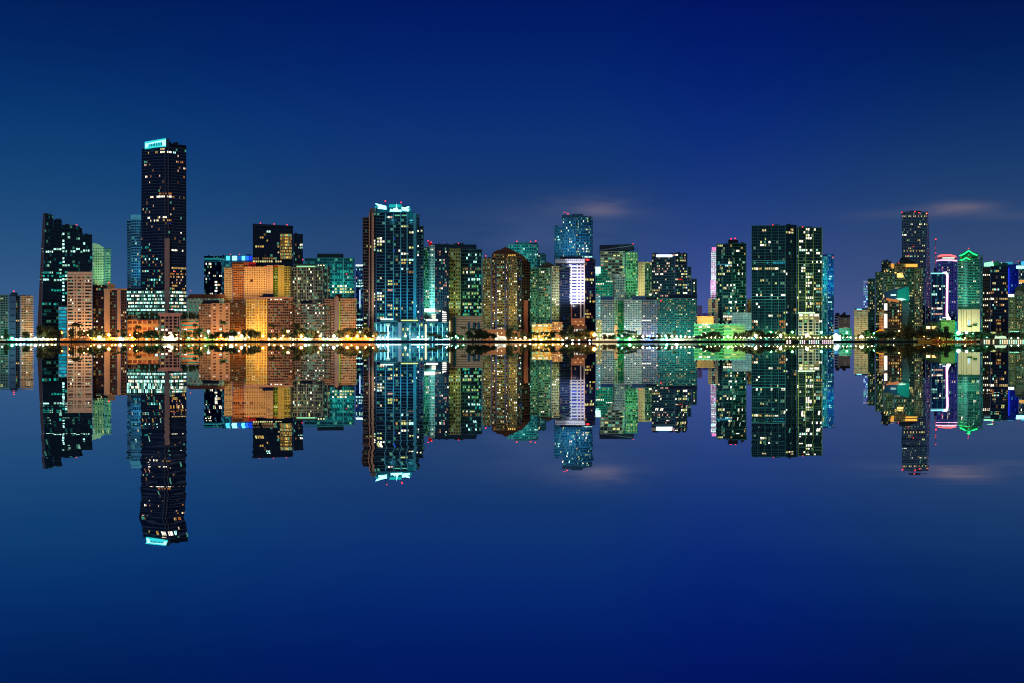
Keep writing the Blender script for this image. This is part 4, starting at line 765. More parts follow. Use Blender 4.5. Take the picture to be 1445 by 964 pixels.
b = T('apartment_tower', 'great stepped apartment complex with glowing orange roof pavilions', 'the great stepped complex', 1300, 1262)
st = dict(fl=3.6, p=.6, sp=.38, glass=(12, 30, 28), bay=3, dim=.1, dimc=(240, 235, 160))
b.sec(S(1224.3, 1235, 3), 394, **{**st, 'wall': (44, 84, 74)}); b.lit(.1, 'wGy')
b.sec(S(1235.1, 1247, 1), 385, **{**st, 'wall': (66, 92, 66)}); b.lit(.1, 'wGy')
b.sec(S(1247.1, 1262), 380, **{**st, 'wall': (84, 98, 74)}); b.lit(.1, 'wGyc')
b.sec(S(1262.1, 1281, 1), 384, **{**st, 'wall': (76, 94, 76)}); b.lit(.11, 'wGyY')
b.sec(S(1281.1, 1290, 2), 380, **{**st, 'wall': (66, 104, 80)}); b.lit(.12, 'wGyc'); b.sec(S(1290.1, 1302.6), 379, **{**st, 'wall': (124, 124, 88), 'p': .3, 'wu': .6}); b.lit(.12, 'wGyW')
b.sec(S(1257, 1296, 8), 372.5, bot=384, **{**st, 'fl': 4, 'wall': (140, 118, 70), 'depth': 12}); b.sec(S(1243.6, 1258, 9), 369, bot=385, **{**st, 'fl': 4, 'wall': (40, 56, 50), 'depth': 12})
og = emit((255, 190, 80), 1.15)
b.box('roof_pavilion', 1257, 1261.6, 372, 379.6, emit((255, 180, 80), .9), dy=6, d=3); b.box('roof_pavilion', 1278, 1294.6, 372.6, 376.8, og, dy=6.4, d=2); b.prism('roof_pavilion', [(1266, 386), (1270, 385), (1275, 388.5), (1275, 391.6), (1266, 391.6)], emit((255, 215, 120), 1.5), dy=0, d=5)
b.box('penthouse', 1270, 1285, 366, 372.6, (26, 34, 44), dy=10, d=8); b.prism('penthouse', [(1268, 372.6), (1270, 365), (1276, 362.6), (1285, 367), (1296, 372.6)], (22, 30, 42), dy=12, d=8); b.red(1282, 361, .8, dy=12); b.red(1268.5, 371, .8); b.red(1253, 383.5, .7)
for x in (1248, 1252, 1256.5, 1263, 1273.6): b.red(x, 382.6 + (x % 2) * 2, .9, mat=emit((255, 200, 110), 2.4), name='roof_lamp', dy=0)

b = T('office_tower', 'low dark angular building with a raised teal roof wing and a white light strip', 'the teal winged building', 1226, 1266)
b.sec([(1249, 1), (1253.5, 0), (1273, 0)], 424.5, bot=464, fl=4.4, p=.4, sp=.3, wall=(70, 58, 44), glass=(22, 22, 20), bay=3.4, dim=.1, depth=16); b.lit(.08, 'yo'); 
for yy in (429, 437, 441, 444.5, 452, 459): b.row(yy, 1265, 1273, 'oWy', .55)
b.sec(S(1273.1, 1283, 3), 424.6, bot=464, fl=4, p=.1, sp=.75, wall=(70, 96, 100), glass=(60, 90, 76), bay=3, dim=0, depth=14)
b.sec(S(1249, 1283, 2), 463.6, fl=4.4, p=.1, sp=.4, wall=(60, 80, 66), dim=.1, depth=14, name='base')
b.prism('roof_wing', [(1246, 420), (1247, 413.6), (1256, 409.6), (1272, 405.6), (1281, 404), (1266, 410), (1265.8, 421), (1262, 422.5), (1250, 420.2)], (34, 60, 92), dy=-3, d=14)
b.prism('roof_panel', [(1266.2, 409.6), (1281, 404), (1283, 406), (1283.3, 424.8), (1272, 424), (1266.2, 421)], (16, 132, 122), dy=-3.4, d=8)
b.prism('lit_soffit', [(1250.6, 420.6), (1262, 421.4), (1269.6, 424.4), (1268, 427), (1256, 424.6), (1250.6, 423.6)], emit((255, 160, 100), .55), dy=-2.4, d=3); b.prism('lit_soffit', [(1263.8, 421.5), (1272, 420.6), (1279.4, 422.6), (1272, 424.5)], emit((190, 255, 220), 1.3), dy=-4, d=.6)
b.box('sign', 1257, 1264.4, 415.6, 417.2, emit((215, 255, 240), 1.6), dy=-4, d=.6); b.prism('lit_edge', [(1246, 419.6), (1246.3, 414.6), (1248, 417.6), (1247.6, 420.6)], emit((255, 215, 170), 1.), dy=-4, d=1)
b.box('light_strip', 1248, 1252, 428.4, 438, emit((255, 240, 225), 1.8), dy=-1, d=1); b.box('light_strip', 1248, 1252, 443.2, 463, emit((255, 240, 225), 1.8), dy=-1, d=1)
q = b.sec(S(1240.4, 1247.8, -1), 441, bot=466, fl=4.2, p=.5, sp=.4, wall=(235, 150, 96), glass=(110, 60, 40), bay=3.4, wu=.7, dim=.3, dimc=(255, 170, 80), depth=8, name='balcony_stack')
b.box('balcony_stack', 1244, 1247.8, 437.6, 441, (230, 150, 96), dy=-1, d=8); b.box('base', 1240.4, 1248, 466, None, (70, 54, 40), dy=0, d=8)

b = T('office_tower', 'tall flared tower with a pale grid, purple lit right side and red roof lights', 'the tall flared tower', 1400, 1292)
gt = dict(fl=3.75, p=.25, sp=.4, bay=2.6, wu=.66, glass=(12, 22, 42), dim=.04, dimc=(220, 235, 205), depth=30)
q = b.sec([(1272.4, 0), (1305.2, 0)], 300.2, top_pts=[(1272.4, 0), (1308.6, 0)], wall=(74, 98, 116), **gt); b.lit(.05, 'yGw', (1272, 1309, 298, 370)); b.row(303.5, 1272, 1309, 'YpG', .6); b.row(316, 1285, 1309, 'GW', .4); b.row(331.5, 1272, 1279, 'W', .9); b.row(347, 1300, 1306, 'GW', .8); b.row(353, 1274, 1306, 'GyG', .45); b.row(360, 1276, 1304, 'cG', .55)
b.sec([(1305.4, .2), (1316.6, 9)], 301, top_pts=[(1308.8, .2), (1309.8, 9)], wall=(126, 112, 158), **{**gt, 'glass': (40, 36, 80), 'sp': .46}); b.lit(.08, 'p')
b.box('roof_edge', 1272.4, 1309.4, 298.6, 300.2, (54, 52, 72), dy=1, d=24); b.box('roof_box', 1283, 1300, 297.4, 298.8, (44, 44, 60), dy=6, d=10)
for x, y in ((1273, 299.8), (1291, 298.6), (1297, 300.2), (1308.4, 301.2)): b.red(x, y, 1.1, dy=-1)
b.red(1282, 360.5, .8, dy=-2); b.red(1289, 347.8, .8, dy=-2)

b = T('office_tower', 'dark blue glass tower with a white lit roofline and glowing pink white corner tube', 'the neon edged blue tower', 1312, 1325)
q = b.sec(S(1313.6, 1334), 386.4, fl=4, p=.15, sp=.2, wall=(24, 50, 90), glass=(10, 26, 66), bay=3.4, wu=.94, dim=.04, dimc=(120, 200, 255)); b.lit(.05, 'cW'); b.row(434, 1313, 1331, 'Wp', .9); b.row(443.4, 1313, 1331, 'Wp', .9); b.row(404.6, 1320, 1334, 'cw', .6); b.row(414, 1314, 1321, 'C', .9); b.row(428, 1322, 1334, 'cw', .4)
for x in (1314.4, 1322.4, 1330): b.box('pier', x - .45, x + .45, 387, 452, emit((70, 190, 225), .16) if x < 1323 else (60, 110, 150), dy=-.8, d=1)
nw = emit((255, 232, 250), 2.4, True); npk = emit((250, 120, 225), .9)
b.box('light_line', 1313.4, 1334, 385, 386.6, emit((150, 245, 255), 1.2), dy=-1.2, d=1.6); b.prism('light_line', [(1329.6, 384), (1335.6, 383.4), (1338.2, 386.6), (1338.2, 391), (1337.2, 440), (1339, 446), (1342, 450), (1341, 451.6), (1336, 451.6), (1334.8, 446), (1335.8, 391), (1334.6, 387)], nw, dy=-1.4, d=2)
b.prism('light_edge', [(1335, 391), (1335.6, 391), (1334.6, 446), (1334, 446)], npk, dy=-1.3, d=1.2); b.prism('light_edge', [(1338.4, 388), (1339, 388), (1338, 440), (1337.4, 440)], npk, dy=-1.3, d=1.2)
b.red(1329, 379.4, .6); b.box('low_canopy', 1330, 1336, 447.6, 449, emit((230, 230, 255), 1.5), dy=-4, d=2)
b = T('office_tower', 'lavender blue tower crowned by a red pink neon ring', 'the pink ringed tower', 1440, 1336)
b.sec(S(1321.6, 1350.8), 369, fl=3.7, p=.3, sp=.4, wall=(70, 92, 150), glass=(26, 34, 96), bay=3, wu=.7, dim=.06, dimc=(210, 180, 255)); b.lit(.04, 'wcp')
b.sec(A(1323, 1349.6, 3, 6, 4), 362, bot=368, fl=7, p=.2, sp=.4, wall=(150, 120, 130), glass=(90, 50, 80), dim=0, name='crown')
for x in (1322.4, 1328, 1345.6): b.box('pier', x - .8, x + .8, 369, 452, (88, 70, 170), dy=-.8, d=1)
b.prism('neon_ring', [(1322.8, 363.2), (1323.4, 360.4), (1329, 359), (1342, 359), (1349.4, 361.2), (1349.6, 363.4), (1342, 361.6), (1330, 361.6)], emit((255, 105, 110), 1.7), dy=3, d=2)
b.prism('neon_ring', [(1321, 367), (1330, 366), (1343, 366), (1350.8, 367), (1350.8, 369), (1343, 368.4), (1330, 368), (1321, 368.6)], emit((255, 190, 215), 1.6), dy=-1.4, d=2); b.box('neon_ring', 1330, 1347, 363.4, 364.6, emit((235, 255, 235), 1.5), dy=2, d=2)
b = T('office_tower', 'tall thin red and white lit antenna mast left of the pink ringed tower', 'the antenna mast', 1440, 1320); b.e.name = 'antenna_mast'; b.e['category'] = 'antenna'; b.e['group'] = ''; del b.e['group']
b.sec(S(1318, 1322.4), 379, fl=8, p=.1, sp=.6, wall=(40, 44, 80), dim=0, name='mast_base', depth=6)
b.box('mast', 1320, 1320.8, 338, 379, (150, 70, 80), dy=2, d=1)
for y, r in ((337.7, 1.3), (350, .6), (357, .9), (363, .5), (370, .6)): b.red(1320.4, y, r, dy=1.4)

b = T('apartment_tower', 'green lit tower with glowing emerald pagoda roof edges and a cream floodlit base', 'the emerald roofed tower', 1290, 1368)
pg2 = dict(fl=3.8, glass=(16, 56, 50), bay=3, dim=.1, dimc=(220, 255, 200))
b.sec(S(1351.6, 1359.5, 1), 368, bot=436.5, p=.8, sp=.42, wall=(98, 150, 128), **pg2); b.lit(.13, 'GWw')
b.sec(S(1359.6, 1365, 0), 366, bot=436.5, p=.1, sp=.7, wall=(110, 160, 140), **pg2)
b.sec(S(1365.1, 1383.4, 1.5), 366, bot=436.5, p=1, sp=.4, wall=(66, 132, 112), **pg2); b.lit(.08, 'GWc')
b.sec(S(1383.5, 1387, 6), 360, bot=470, p=.6, sp=.4, wall=(40, 120, 104), **pg2)
b.sec(S(1354.6, 1381, 4), 358, bot=366, fl=4, p=.2, sp=.4, wall=(24, 130, 90), glass=(8, 80, 60), dim=.1, name='crown')
b.prism('gable', [(1354.6, 358), (1367, 352.6), (1379.6, 358)], (16, 110, 70), dy=4, d=14)
em = emit((40, 255, 140), 1.7, True)
b.prism('glowing_eave', [(1353.6, 360.6), (1360, 357.6), (1367, 352.8), (1373, 356.8), (1379.6, 359.6), (1379, 361), (1372.6, 358.6), (1367, 355), (1360.6, 359.4), (1354.4, 361.8)], em, dy=-1.5, d=2.2)
b.prism('glowing_eave', [(1354.4, 366.6), (1358, 366), (1363, 362.8), (1369.6, 366), (1368.6, 367.2), (1363, 364.6), (1358.4, 367.4), (1354.6, 367.6)], em, dy=-2.4, d=2.2)
b.box('mast', 1366.8, 1367.2, 350, 353, DARK, dy=5, d=.5); b.red(1366.8, 350.6, 1)
b.sec(S(1352, 1382.6, .5), 436.2, bot=468, fl=40, p=.1, sp=.98, wall=(232, 226, 178), glass=(200, 190, 140), dim=0, name='base')
b.sec(S(1352, 1384, 3), 468, fl=8, p=.1, sp=.5, wall=(120, 120, 90), dim=.1, name='base')
b.box('belt', 1351.6, 1382.8, 433.6, 436.2, (20, 90, 74), dy=-.6, d=3)
for x in (1356.5, 1359.4, 1363.8, 1370.6): b.box('pier', x - .4, x + .4, 436, 468, (160, 160, 120), dy=-.4, d=1)
b.box('lit_window', 1366, 1368.6, 452, 462, emit((200, 240, 255), 1), dy=-.5, d=.6); b.box('roof_hedge', 1365, 1372, 459.6, 462, (30, 80, 24), dy=-2, d=2); b.box('roof_hedge', 1373, 1378.6, 457.6, 460, (30, 80, 24), dy=-2, d=2)

b = T('office_tower', 'dark navy tower with a brown left half and a mint lit roof box', 'the mint topped dark tower', 1330, 1403)
b.sec(S(1383.8, 1397.4, 1), 378, fl=4.3, p=.2, sp=.4, wall=(60, 54, 48), glass=(20, 22, 22), bay=3.4, wu=.6, dim=.03)
for yy in (390, 414.5, 423.4, 432.4, 453.6, 461.6): b.row(yy, 1386, 1396, 'WwW', .75)
q = b.sec(S(1397.5, 1422.4), 376.5, fl=4.3, p=.2, sp=.26, wall=(28, 44, 66), glass=(8, 12, 28), bay=3, wu=.9, dim=.04); b.lit(.04, 'yGwo', None, q)
for y, x0, x1, pl in ((414.5, 1397, 1403, 'WG'), (423.5, 1397, 1402, 'W'), (432.4, 1397, 1402, 'WC'), (408.6, 1401, 1416, 'GCo'), (423.6, 1408, 1422, 'yw'), (451, 1404, 1416, 'oyo'), (453.4, 1396, 1403, 'pG'), (468, 1397, 1404, 'G'), (400, 1416, 1420, 'y')): b.row(y, x0, x1, pl, .7, q)
b.prism('roof_box', [(1388.6, 375.4), (1388.8, 371), (1401, 369), (1402.6, 375.4)], emit((150, 255, 190), 1.5), dy=-.5, d=8); b.box('roof_box', 1403, 1409.6, 369, 376.4, (20, 130, 76), dy=2, d=8); b.box('roof_box', 1409.8, 1422, 371, 376.4, (30, 70, 70), dy=3, d=8); b.red(1413, 371, .8, mat=emit((180, 255, 190), 1.8), name='roof_lamp'); b.red(1401, 368.6, .7)
b = T('office_tower', 'blue lit glass tower rising behind the mint topped dark tower', 'the blue lit tower', 1430, 1428)
b.sec(S(1417.6, 1437), 373.5, fl=4, p=.15, sp=.26, wall=(26, 60, 140), glass=(12, 36, 120), bay=3, dim=.05, dimc=(60, 100, 255)); b.lit(.03, 'yc'); b.box('roof_screen', 1419, 1429, 369.6, 373.4, emit((60, 190, 220), .7), dy=0, d=6); b.box('light_line', 1422.6, 1424.4, 378, 414, emit((40, 60, 240), .9), dy=-1, d=1); b.red(1437, 368.8, .8)
b = T('apartment_tower', 'teal dark tower at the right edge with one white lit storey', 'the edge tower with the white storey', 1400, 1444)
b.sec(S(1437.2, 1462, 2), 370, fl=4, p=.4, sp=.3, wall=(40, 90, 110), glass=(12, 34, 50), bay=3, dim=.1, dimc=(255, 220, 140)); b.lit(.1, 'GWwC', (1437, 1447, 380, 400)); b.box('light_line', 1434, 1446, 375, 379, emit((170, 255, 240), 1.8), dy=-2, d=2); b.box('roof_screen', 1441, 1447, 369, 374, emit((70, 200, 255), 1), dy=-1, d=3); b.box('lit_balcony', 1438, 1447, 395, 399, emit((255, 190, 100), .8), dy=-3, d=3)
b = T('apartment_tower', 'green beige gridded tower with rounded gables at the right edge', 'the round gabled tower', 1252, 1436)
b.sec(S(1423, 1434), 417.5, fl=3.3, p=.3, sp=.44, wall=(130, 148, 96), glass=(22, 50, 44), bay=2.5, wu=.6, dim=.12, dimc=(240, 255, 180)); b.lit(.07, 'pGw'); b.sec(S(1434.1, 1462, -1), 416, fl=3.3, p=.5, sp=.4, wall=(120, 140, 96), glass=(20, 50, 44), bay=2.8, dim=.14, dimc=(240, 255, 180)); b.lit(.09, 'pGwy')
b.prism('round_gable', [(1431.6, 417)] + [(1438 + 6.4 * math.cos(math.radians(a)), 414.4 - 4.6 * math.sin(math.radians(a))) for a in range(180, -1, -20)] + [(1444.4, 417)], (128, 130, 96), dy=-2, d=8)
b.prism('round_gable', [(1432, 410)] + [(1442 + 10 * math.cos(math.radians(a)), 409 - 6 * math.sin(math.radians(a))) for a in range(180, -1, -20)] + [(1452, 410)], (70, 84, 66), dy=4, d=8)
b.box('lit_corner', 1422.6, 1431, 415.2, 418.8, emit((225, 255, 250), 2), dy=-1.2, d=2); b.box('light_ledge', 1425, 1438, 467.4, 468.6, emit((160, 255, 220), 1.2), dy=-2, d=2)

# low buildings on the right shore
b = T('waterfront_building', 'small house with an olive hipped roof and two bright windows behind dark trees', 'the hipped roof house', 1206, 1316)
b.sec(S(1305, 1327.4), 459, fl=9, p=.1, sp=.5, wall=(150, 100, 50), glass=(90, 60, 34), bay=7, dim=0, depth=14); b.prism('roof', [(1302.6, 459.4), (1309, 456), (1316, 454), (1327.6, 454), (1327.6, 459.4)], (66, 74, 40), dy=-1.5, d=16)
b.box('lit_window', 1307.2, 1312.6, 460.4, 464, emit((255, 240, 190), 1.7), dy=-.4, d=.4); b.box('lit_window', 1315, 1321, 460.4, 464, emit((255, 210, 130), 1.4), dy=-.4, d=.4)
b.sec(S(1289, 1304.6, 4), 460, fl=10, p=.1, sp=.6, wall=(150, 130, 90), dim=0, depth=10, name='side_wing')
b = T('waterfront_building', 'plain olive green floodlit block with a turquoise corner beside the hipped roof house', 'the olive floodlit block', 1204, 1338)
b.sec(S(1327.8, 1347.6), 453.4, fl=16, p=.05, sp=.96, wall=(136, 158, 74), dim=0, depth=14); b.box('corner_wall', 1347.8, 1350.6, 453.6, None, (20, 160, 150), dy=0, d=12); b.box('roof_box', 1326, 1332, 451.6, 453.3, (20, 110, 104), dy=2, d=6); b.box('roof_box', 1343, 1347, 452, 453.3, (100, 120, 70), dy=2, d=6)
b = T('waterfront_building', 'white tent roofed pavilion glowing among dark trees below the pyramid roofed tower', 'the white tent pavilion', 1180, 707)
b.prism('tent_roof', [(697.6, 476), (698.4, 470.8), (702, 472), (706, 474.6), (715, 475.6), (715.6, 477.4), (698, 477.4)], matte((235, 235, 228)), dy=0, d=9)
for x in (699, 703.6, 708.6, 713.6): b.box('post', x, x + .8, 477.2, None, (225, 225, 215), dy=.5, d=.8)
b.box('back_wall', 698.6, 714.6, 477.4, None, (215, 215, 200), dy=8, d=1); b.box('lit_screen', 699.4, 713, 478.2, 481, emit((235, 250, 235), .9), dy=7.6, d=.3)
for x0, x1, w in ((1108.8, 1117, 'two lit bays and a dark boat shape'), (1128, 1136.6, 'three equal bright bays'), (1140.8, 1156.6, 'five pale bays'), (1159.6, 1176.6, 'six white bays')):
    n = {'two': 2, 'three': 3, 'five': 5, 'six': 6}[w.split()[0]]
    b = T('waterfront_building', f'low boathouse against the seawall with {w}', 'the boathouse with ' + w, 1160.5, (x0 + x1) / 2); b.e.name = 'boathouse'; b.e['category'] = 'boathouse'; b.e['group'] = 'boathouses along the seawall'
    b.box('roof', x0 - .4, x1 + .4, 478.9, 479.5, (30, 40, 44), dy=-1.2, d=3.4); b.box('back_wall', x0, x1, 479.5, 483, (60, 64, 60), dy=1.6, d=.6)
    for i in range(n + 1):
        xx = x0 + (x1 - x0 - .6) * i / n; b.box('post', xx, xx + .6, 479.5, 483, (70, 70, 66), dy=-.8, d=1)
    for i in range(n):
        xa = x0 + (x1 - x0) * (i + .22) / n; xb = x0 + (x1 - x0) * (i + .8) / n
        b.box('lit_bay', xa, xb, 479.9, 482.5, emit(RND.choice([(255, 235, 225), (215, 255, 235), (255, 220, 235)]), .95), dy=1, d=.4)
b = T('waterfront_building', 'long white lit colonnade at the waterline on the right, its bays glowing', 'the white lit colonnade', 1160, 1414)
b.box('roof', 1383, 1462, 478.2, 479.2, (120, 120, 100), dy=-1, d=3.4); b.box('back_wall', 1383, 1462, 479.2, 483, (130, 130, 100), dy=1.9, d=.6)
for i in range(24):
    xx = 1384 + i * 3.2
    b.box('post', xx, xx + .8, 479.2, 483, (190, 180, 150), dy=-.8, d=1)
    if RND.random() < .72: b.box('lit_bay', xx + 1.2, xx + 2.9, 479.6, 482.5, emit(RND.choice([(255, 240, 190), (215, 255, 225), (255, 225, 170), (180, 255, 220)]), 1.3), dy=1.4, d=.4)
b.prism('lit_gable', [(1403, 478), (1405, 473.4), (1408, 475), (1414, 474), (1419, 474.6), (1421, 478)], emit((225, 255, 215), .9), dy=1, d=2)
b = T('waterfront_building', 'orange lit timber dock with thin posts along the dark right shore', 'the orange lit dock', 1152, 1340); b.e.name = 'dock'; b.e['category'] = 'dock'; del b.e['group']
b.box('deck', 1295, 1378, 482.3, 483.2, (150, 90, 30), dy=0, d=5); b.box('kickboard', 1295, 1316, 480.4, 482.2, (210, 150, 40), dy=.6, d=.4); b.box('kickboard', 1316.2, 1378, 481.2, 482.2, (190, 90, 30), dy=.6, d=.4)
for i in range(22):
    xx = 1297 + i * 3.8 + RND.uniform(-1, 1); b.box('post', xx, xx + .5, 479.4 - RND.random() * 2.4, 484.6, (170, 100, 40), dy=.2 + (i % 3), d=.4)
for i in range(9):
    xx = 1318 + i * 6.6; b.red(xx, 479.6 + (i % 3) * .5, .55, mat=emit((255, 170, 60), 2.6, True), name='dock_lamp', dy=1.5)
b.box('bench', 1308, 1312, 477.4, 478, emit((190, 255, 215), .9), dy=2, d=1)
b = T('waterfront_building', 'curved orange lit canopy arching over dark bushes below the teal winged building', 'the curved orange canopy', 1186, 1240); b.e.name = 'canopy'; b.e['category'] = 'canopy'; del b.e['group']
o = tube('canopy_arch', [tuple(Vector((X(x, 1186), 1186, Z(y, 1186))) - b.o) for x, y in ((1234.6, 471.4), (1236, 468.6), (1239, 466.8), (1243, 466.2), (1247, 466.6))], .55, emit((255, 180, 40), .8), b.e)
for x, y in ((1235.6, 470), (1246, 466.8)): b.box('post', x, x + .5, y, None, (60, 50, 30), dy=0, d=.5)
for q in BUILDINGS: q.finish()
# ------------------------------------------------------------------ ground, water, seawall
def sheet(name, x0, x1, y0, y1, z, mat):
    o = mesh_obj(name, [(x0, y0, z), (x1, y0, z), (x1, y1, z), (x0, y1, z)], [(0, 1, 2, 3)], mat); o['kind'] = 'structure'; return o
SHORE = 1163
def ground_mat():
    m, nt, N, L = _new('dark_lawn')
    out = N('ShaderNodeOutputMaterial'); b = N('ShaderNodeBsdfPrincipled'); L(b.outputs[0], out.inputs[0])
    tc = N('ShaderNodeTexCoord'); no = N('ShaderNodeTexNoise'); no.inputs['Scale'].default_value = .05; no.inputs['Detail'].default_value = 6; L(tc.outputs['Object'], no.inputs['Vector'])
    mx = N('ShaderNodeMix'); mx.data_type = 'RGBA'; mx.inputs[6].default_value = (.03, .05, .02, 1); mx.inputs[7].default_value = (.09, .085, .07, 1); L(no.outputs[0], mx.inputs[0]); L(mx.outputs[2], b.inputs[0]); b.inputs['Roughness'].default_value = .9
    return m
sheet('ground', -4000, 4000, SHORE + .6, 9000, GZ, ground_mat())
def water_mat():
    m, nt, N, L = _new('still_water')
    out = N('ShaderNodeOutputMaterial'); g = N('ShaderNodeBsdfGlossy'); L(g.outputs[0], out.inputs[0])
    g.inputs['Color'].default_value = (.9, .92, .94, 1); g.inputs['Roughness'].default_value = .0
    geo = N('ShaderNodeNewGeometry')
    def M(op, a, c=None):
        n = N('ShaderNodeMath'); n.operation = op
        for i, v in enumerate((a, c)):
            if v is None: continue
            if isinstance(v, (int, float)): n.inputs[i].default_value = v
            else: L(v, n.inputs[i])
        return n.outputs[0]
    sp = N('ShaderNodeSeparateXYZ'); L(geo.outputs['Position'], sp.inputs[0])
    q = M('DIVIDE', sp.outputs[1], 15.); fade = M('DIVIDE', 1., M('ADD', 1., M('MULTIPLY', q, q)))   # sheltered water: ripples near this shore, calm across the bay
    def wave(sx_, sy_, off, amp):
        mp = N('ShaderNodeMapping'); mp.inputs['Scale'].default_value = (sx_, sy_, 1); mp.inputs['Location'].default_value = (off, off, 0); L(geo.outputs['Position'], mp.inputs[0])
        no = N('ShaderNodeTexNoise'); no.inputs['Scale'].default_value = 1.0; no.inputs['Detail'].default_value = 2.5; no.inputs['Roughness'].default_value = .6; L(mp.outputs[0], no.inputs['Vector'])
        return M('MULTIPLY', M('MULTIPLY', M('SUBTRACT', no.outputs[0], .5), amp), fade)
    mu = wave(.25, 1.6, 3., .042); mu2 = wave(.2, 1.2, 40., .004)
    cb = N('ShaderNodeCombineXYZ'); L(mu, cb.inputs[0]); L(mu2, cb.inputs[1]); cb.inputs[2].default_value = 1
    nm = N('ShaderNodeVectorMath'); nm.operation = 'NORMALIZE'; L(cb.outputs[0], nm.inputs[0]); L(nm.outputs[0], g.inputs['Normal'])
    return m
sheet('water', -4000, 4000, -400, SHORE, 0, water_mat())
# seawall in several stretches, each its own wall
for x0, x1, lab, c, h in ((-60, 525, 'long dark low seawall below the orange lamps on the left shore', (40, 34, 34), GZ), (525.3, 650, 'stretch of navy seawall below the turquoise podium', (30, 44, 70), GZ), (650.3, 835, 'dark seawall below the big trees and the white tent pavilion', (26, 28, 34), GZ),
        (835.3, 871, 'pale lit seawall with a warm light line below the blue grey hotel', (150, 130, 96), GZ), (871.3, 1295, 'long dark green seawall under the string of small white lights', (18, 30, 32), GZ), (1295.3, 1500, 'dark seawall behind the orange lit dock on the right shore', (34, 28, 22), GZ)):
    a, bb = X(x0, SHORE), X(x1, SHORE); m = matte(c, .85, .3, .3); t = GZ + .35
    e = bpy.data.objects.new('seawall', None); e.location = (a, SHORE, 0); link(e); tag(e, lab, 'seawall', 'seawall stretches along the bay')
    for nm, y0, y1, z0, z1 in (('wall', 0, .9, -1, GZ + .1), ('coping', -.15, 1.05, GZ + .11, t)):
        vs = [(0, y0, z0), (bb - a, y0, z0), (bb - a, y1, z0), (0, y1, z0), (0, y0, z1), (bb - a, y0, z1), (bb - a, y1, z1), (0, y1, z1)]
        mesh_obj(nm, vs, [(0, 1, 5, 4), (1, 2, 6, 5), (2, 3, 7, 6), (3, 0, 4, 7), (4, 5, 6, 7), (3, 2, 1, 0)], m, e)

# ------------------------------------------------------------------ naming what stands where
ORD = ['leftmost', 'second from left', 'third from left', 'fourth from left', 'fifth from left', 'sixth from left', 'seventh from left', 'eighth from left', 'ninth from left', 'tenth from left', 'eleventh from left', 'twelfth from left']
FRONT = [q for q in BUILDINGS if q.secs and q.Y < 1300]
def near(px):
    best, bd = None, 1e9
    for q in FRONT:
        xs = [p[0] * F / p[1] + CX for s_ in q.secs if s_.z0 < 12 for p in s_.o0]
        if not xs: continue
        lo, hi = min(xs), max(xs)
        d = max(lo - px, px - hi, 0) * 50 + q.Y * .01 + (hi - lo) * .02
        if d < bd: best, bd = q, d
    return best
PEND = []
def pend(o, px, kind_words, cat, group, where='in front of'):
    PEND.append((o, px, kind_words, cat, group, where + ' ' + near(px).ref))
def settle():
    by = {}
    for p in PEND: by.setdefault((p[2], p[5]), []).append(p)
    for (kw, wh), ps in by.items():
        ps.sort(key=lambda p: p[1])
        for i, (o, px, _, cat, group, _w) in enumerate(ps):
            n = len(ps)
            if n == 1: lab = f'{kw} {wh}'
            elif n == 2: lab = f'{"left" if i == 0 else "right"} of two: {kw} {wh}'
            else: lab = f'{ORD[i] if i < n - 1 else "rightmost"}: {kw} {wh}'
            if len(lab.split()) < 4: lab += ' by the bay'
            tag(o, lab, cat, group)

# ------------------------------------------------------------------ trees
def leaf_mat(c):
    m, nt, N, L = _new('leaves')
    out = N('ShaderNodeOutputMaterial'); b = N('ShaderNodeBsdfPrincipled')
    tc = N('ShaderNodeTexCoord'); no = N('ShaderNodeTexNoise'); no.inputs['Scale'].default_value = .35; no.inputs['Detail'].default_value = 4; L(tc.outputs['Object'], no.inputs['Vector'])
    mx = N('ShaderNodeMix'); mx.data_type = 'RGBA'; mx.inputs[6].default_value = tuple(v * .5 for v in c) + (1,); mx.inputs[7].default_value = tuple(v * 1.6 for v in c) + (1,); L(no.outputs[0], mx.inputs[0]); L(mx.outputs[2], b.inputs[0]); b.inputs['Roughness'].default_value = .6
    tr = N('ShaderNodeBsdfTranslucent'); L(mx.outputs[2], tr.inputs[0]); ms = N('ShaderNodeMixShader'); ms.inputs[0].default_value = .3; L(b.outputs[0], ms.inputs[1]); L(tr.outputs[0], ms.inputs[2]); L(ms.outputs[0], out.inputs[0])
    return m
LEAF = leaf_mat((.055, .075, .025)); LEAF2 = leaf_mat((.12, .13, .02)); PALM = leaf_mat((.03, .055, .018)); BARK = matte((62, 48, 38), .9)
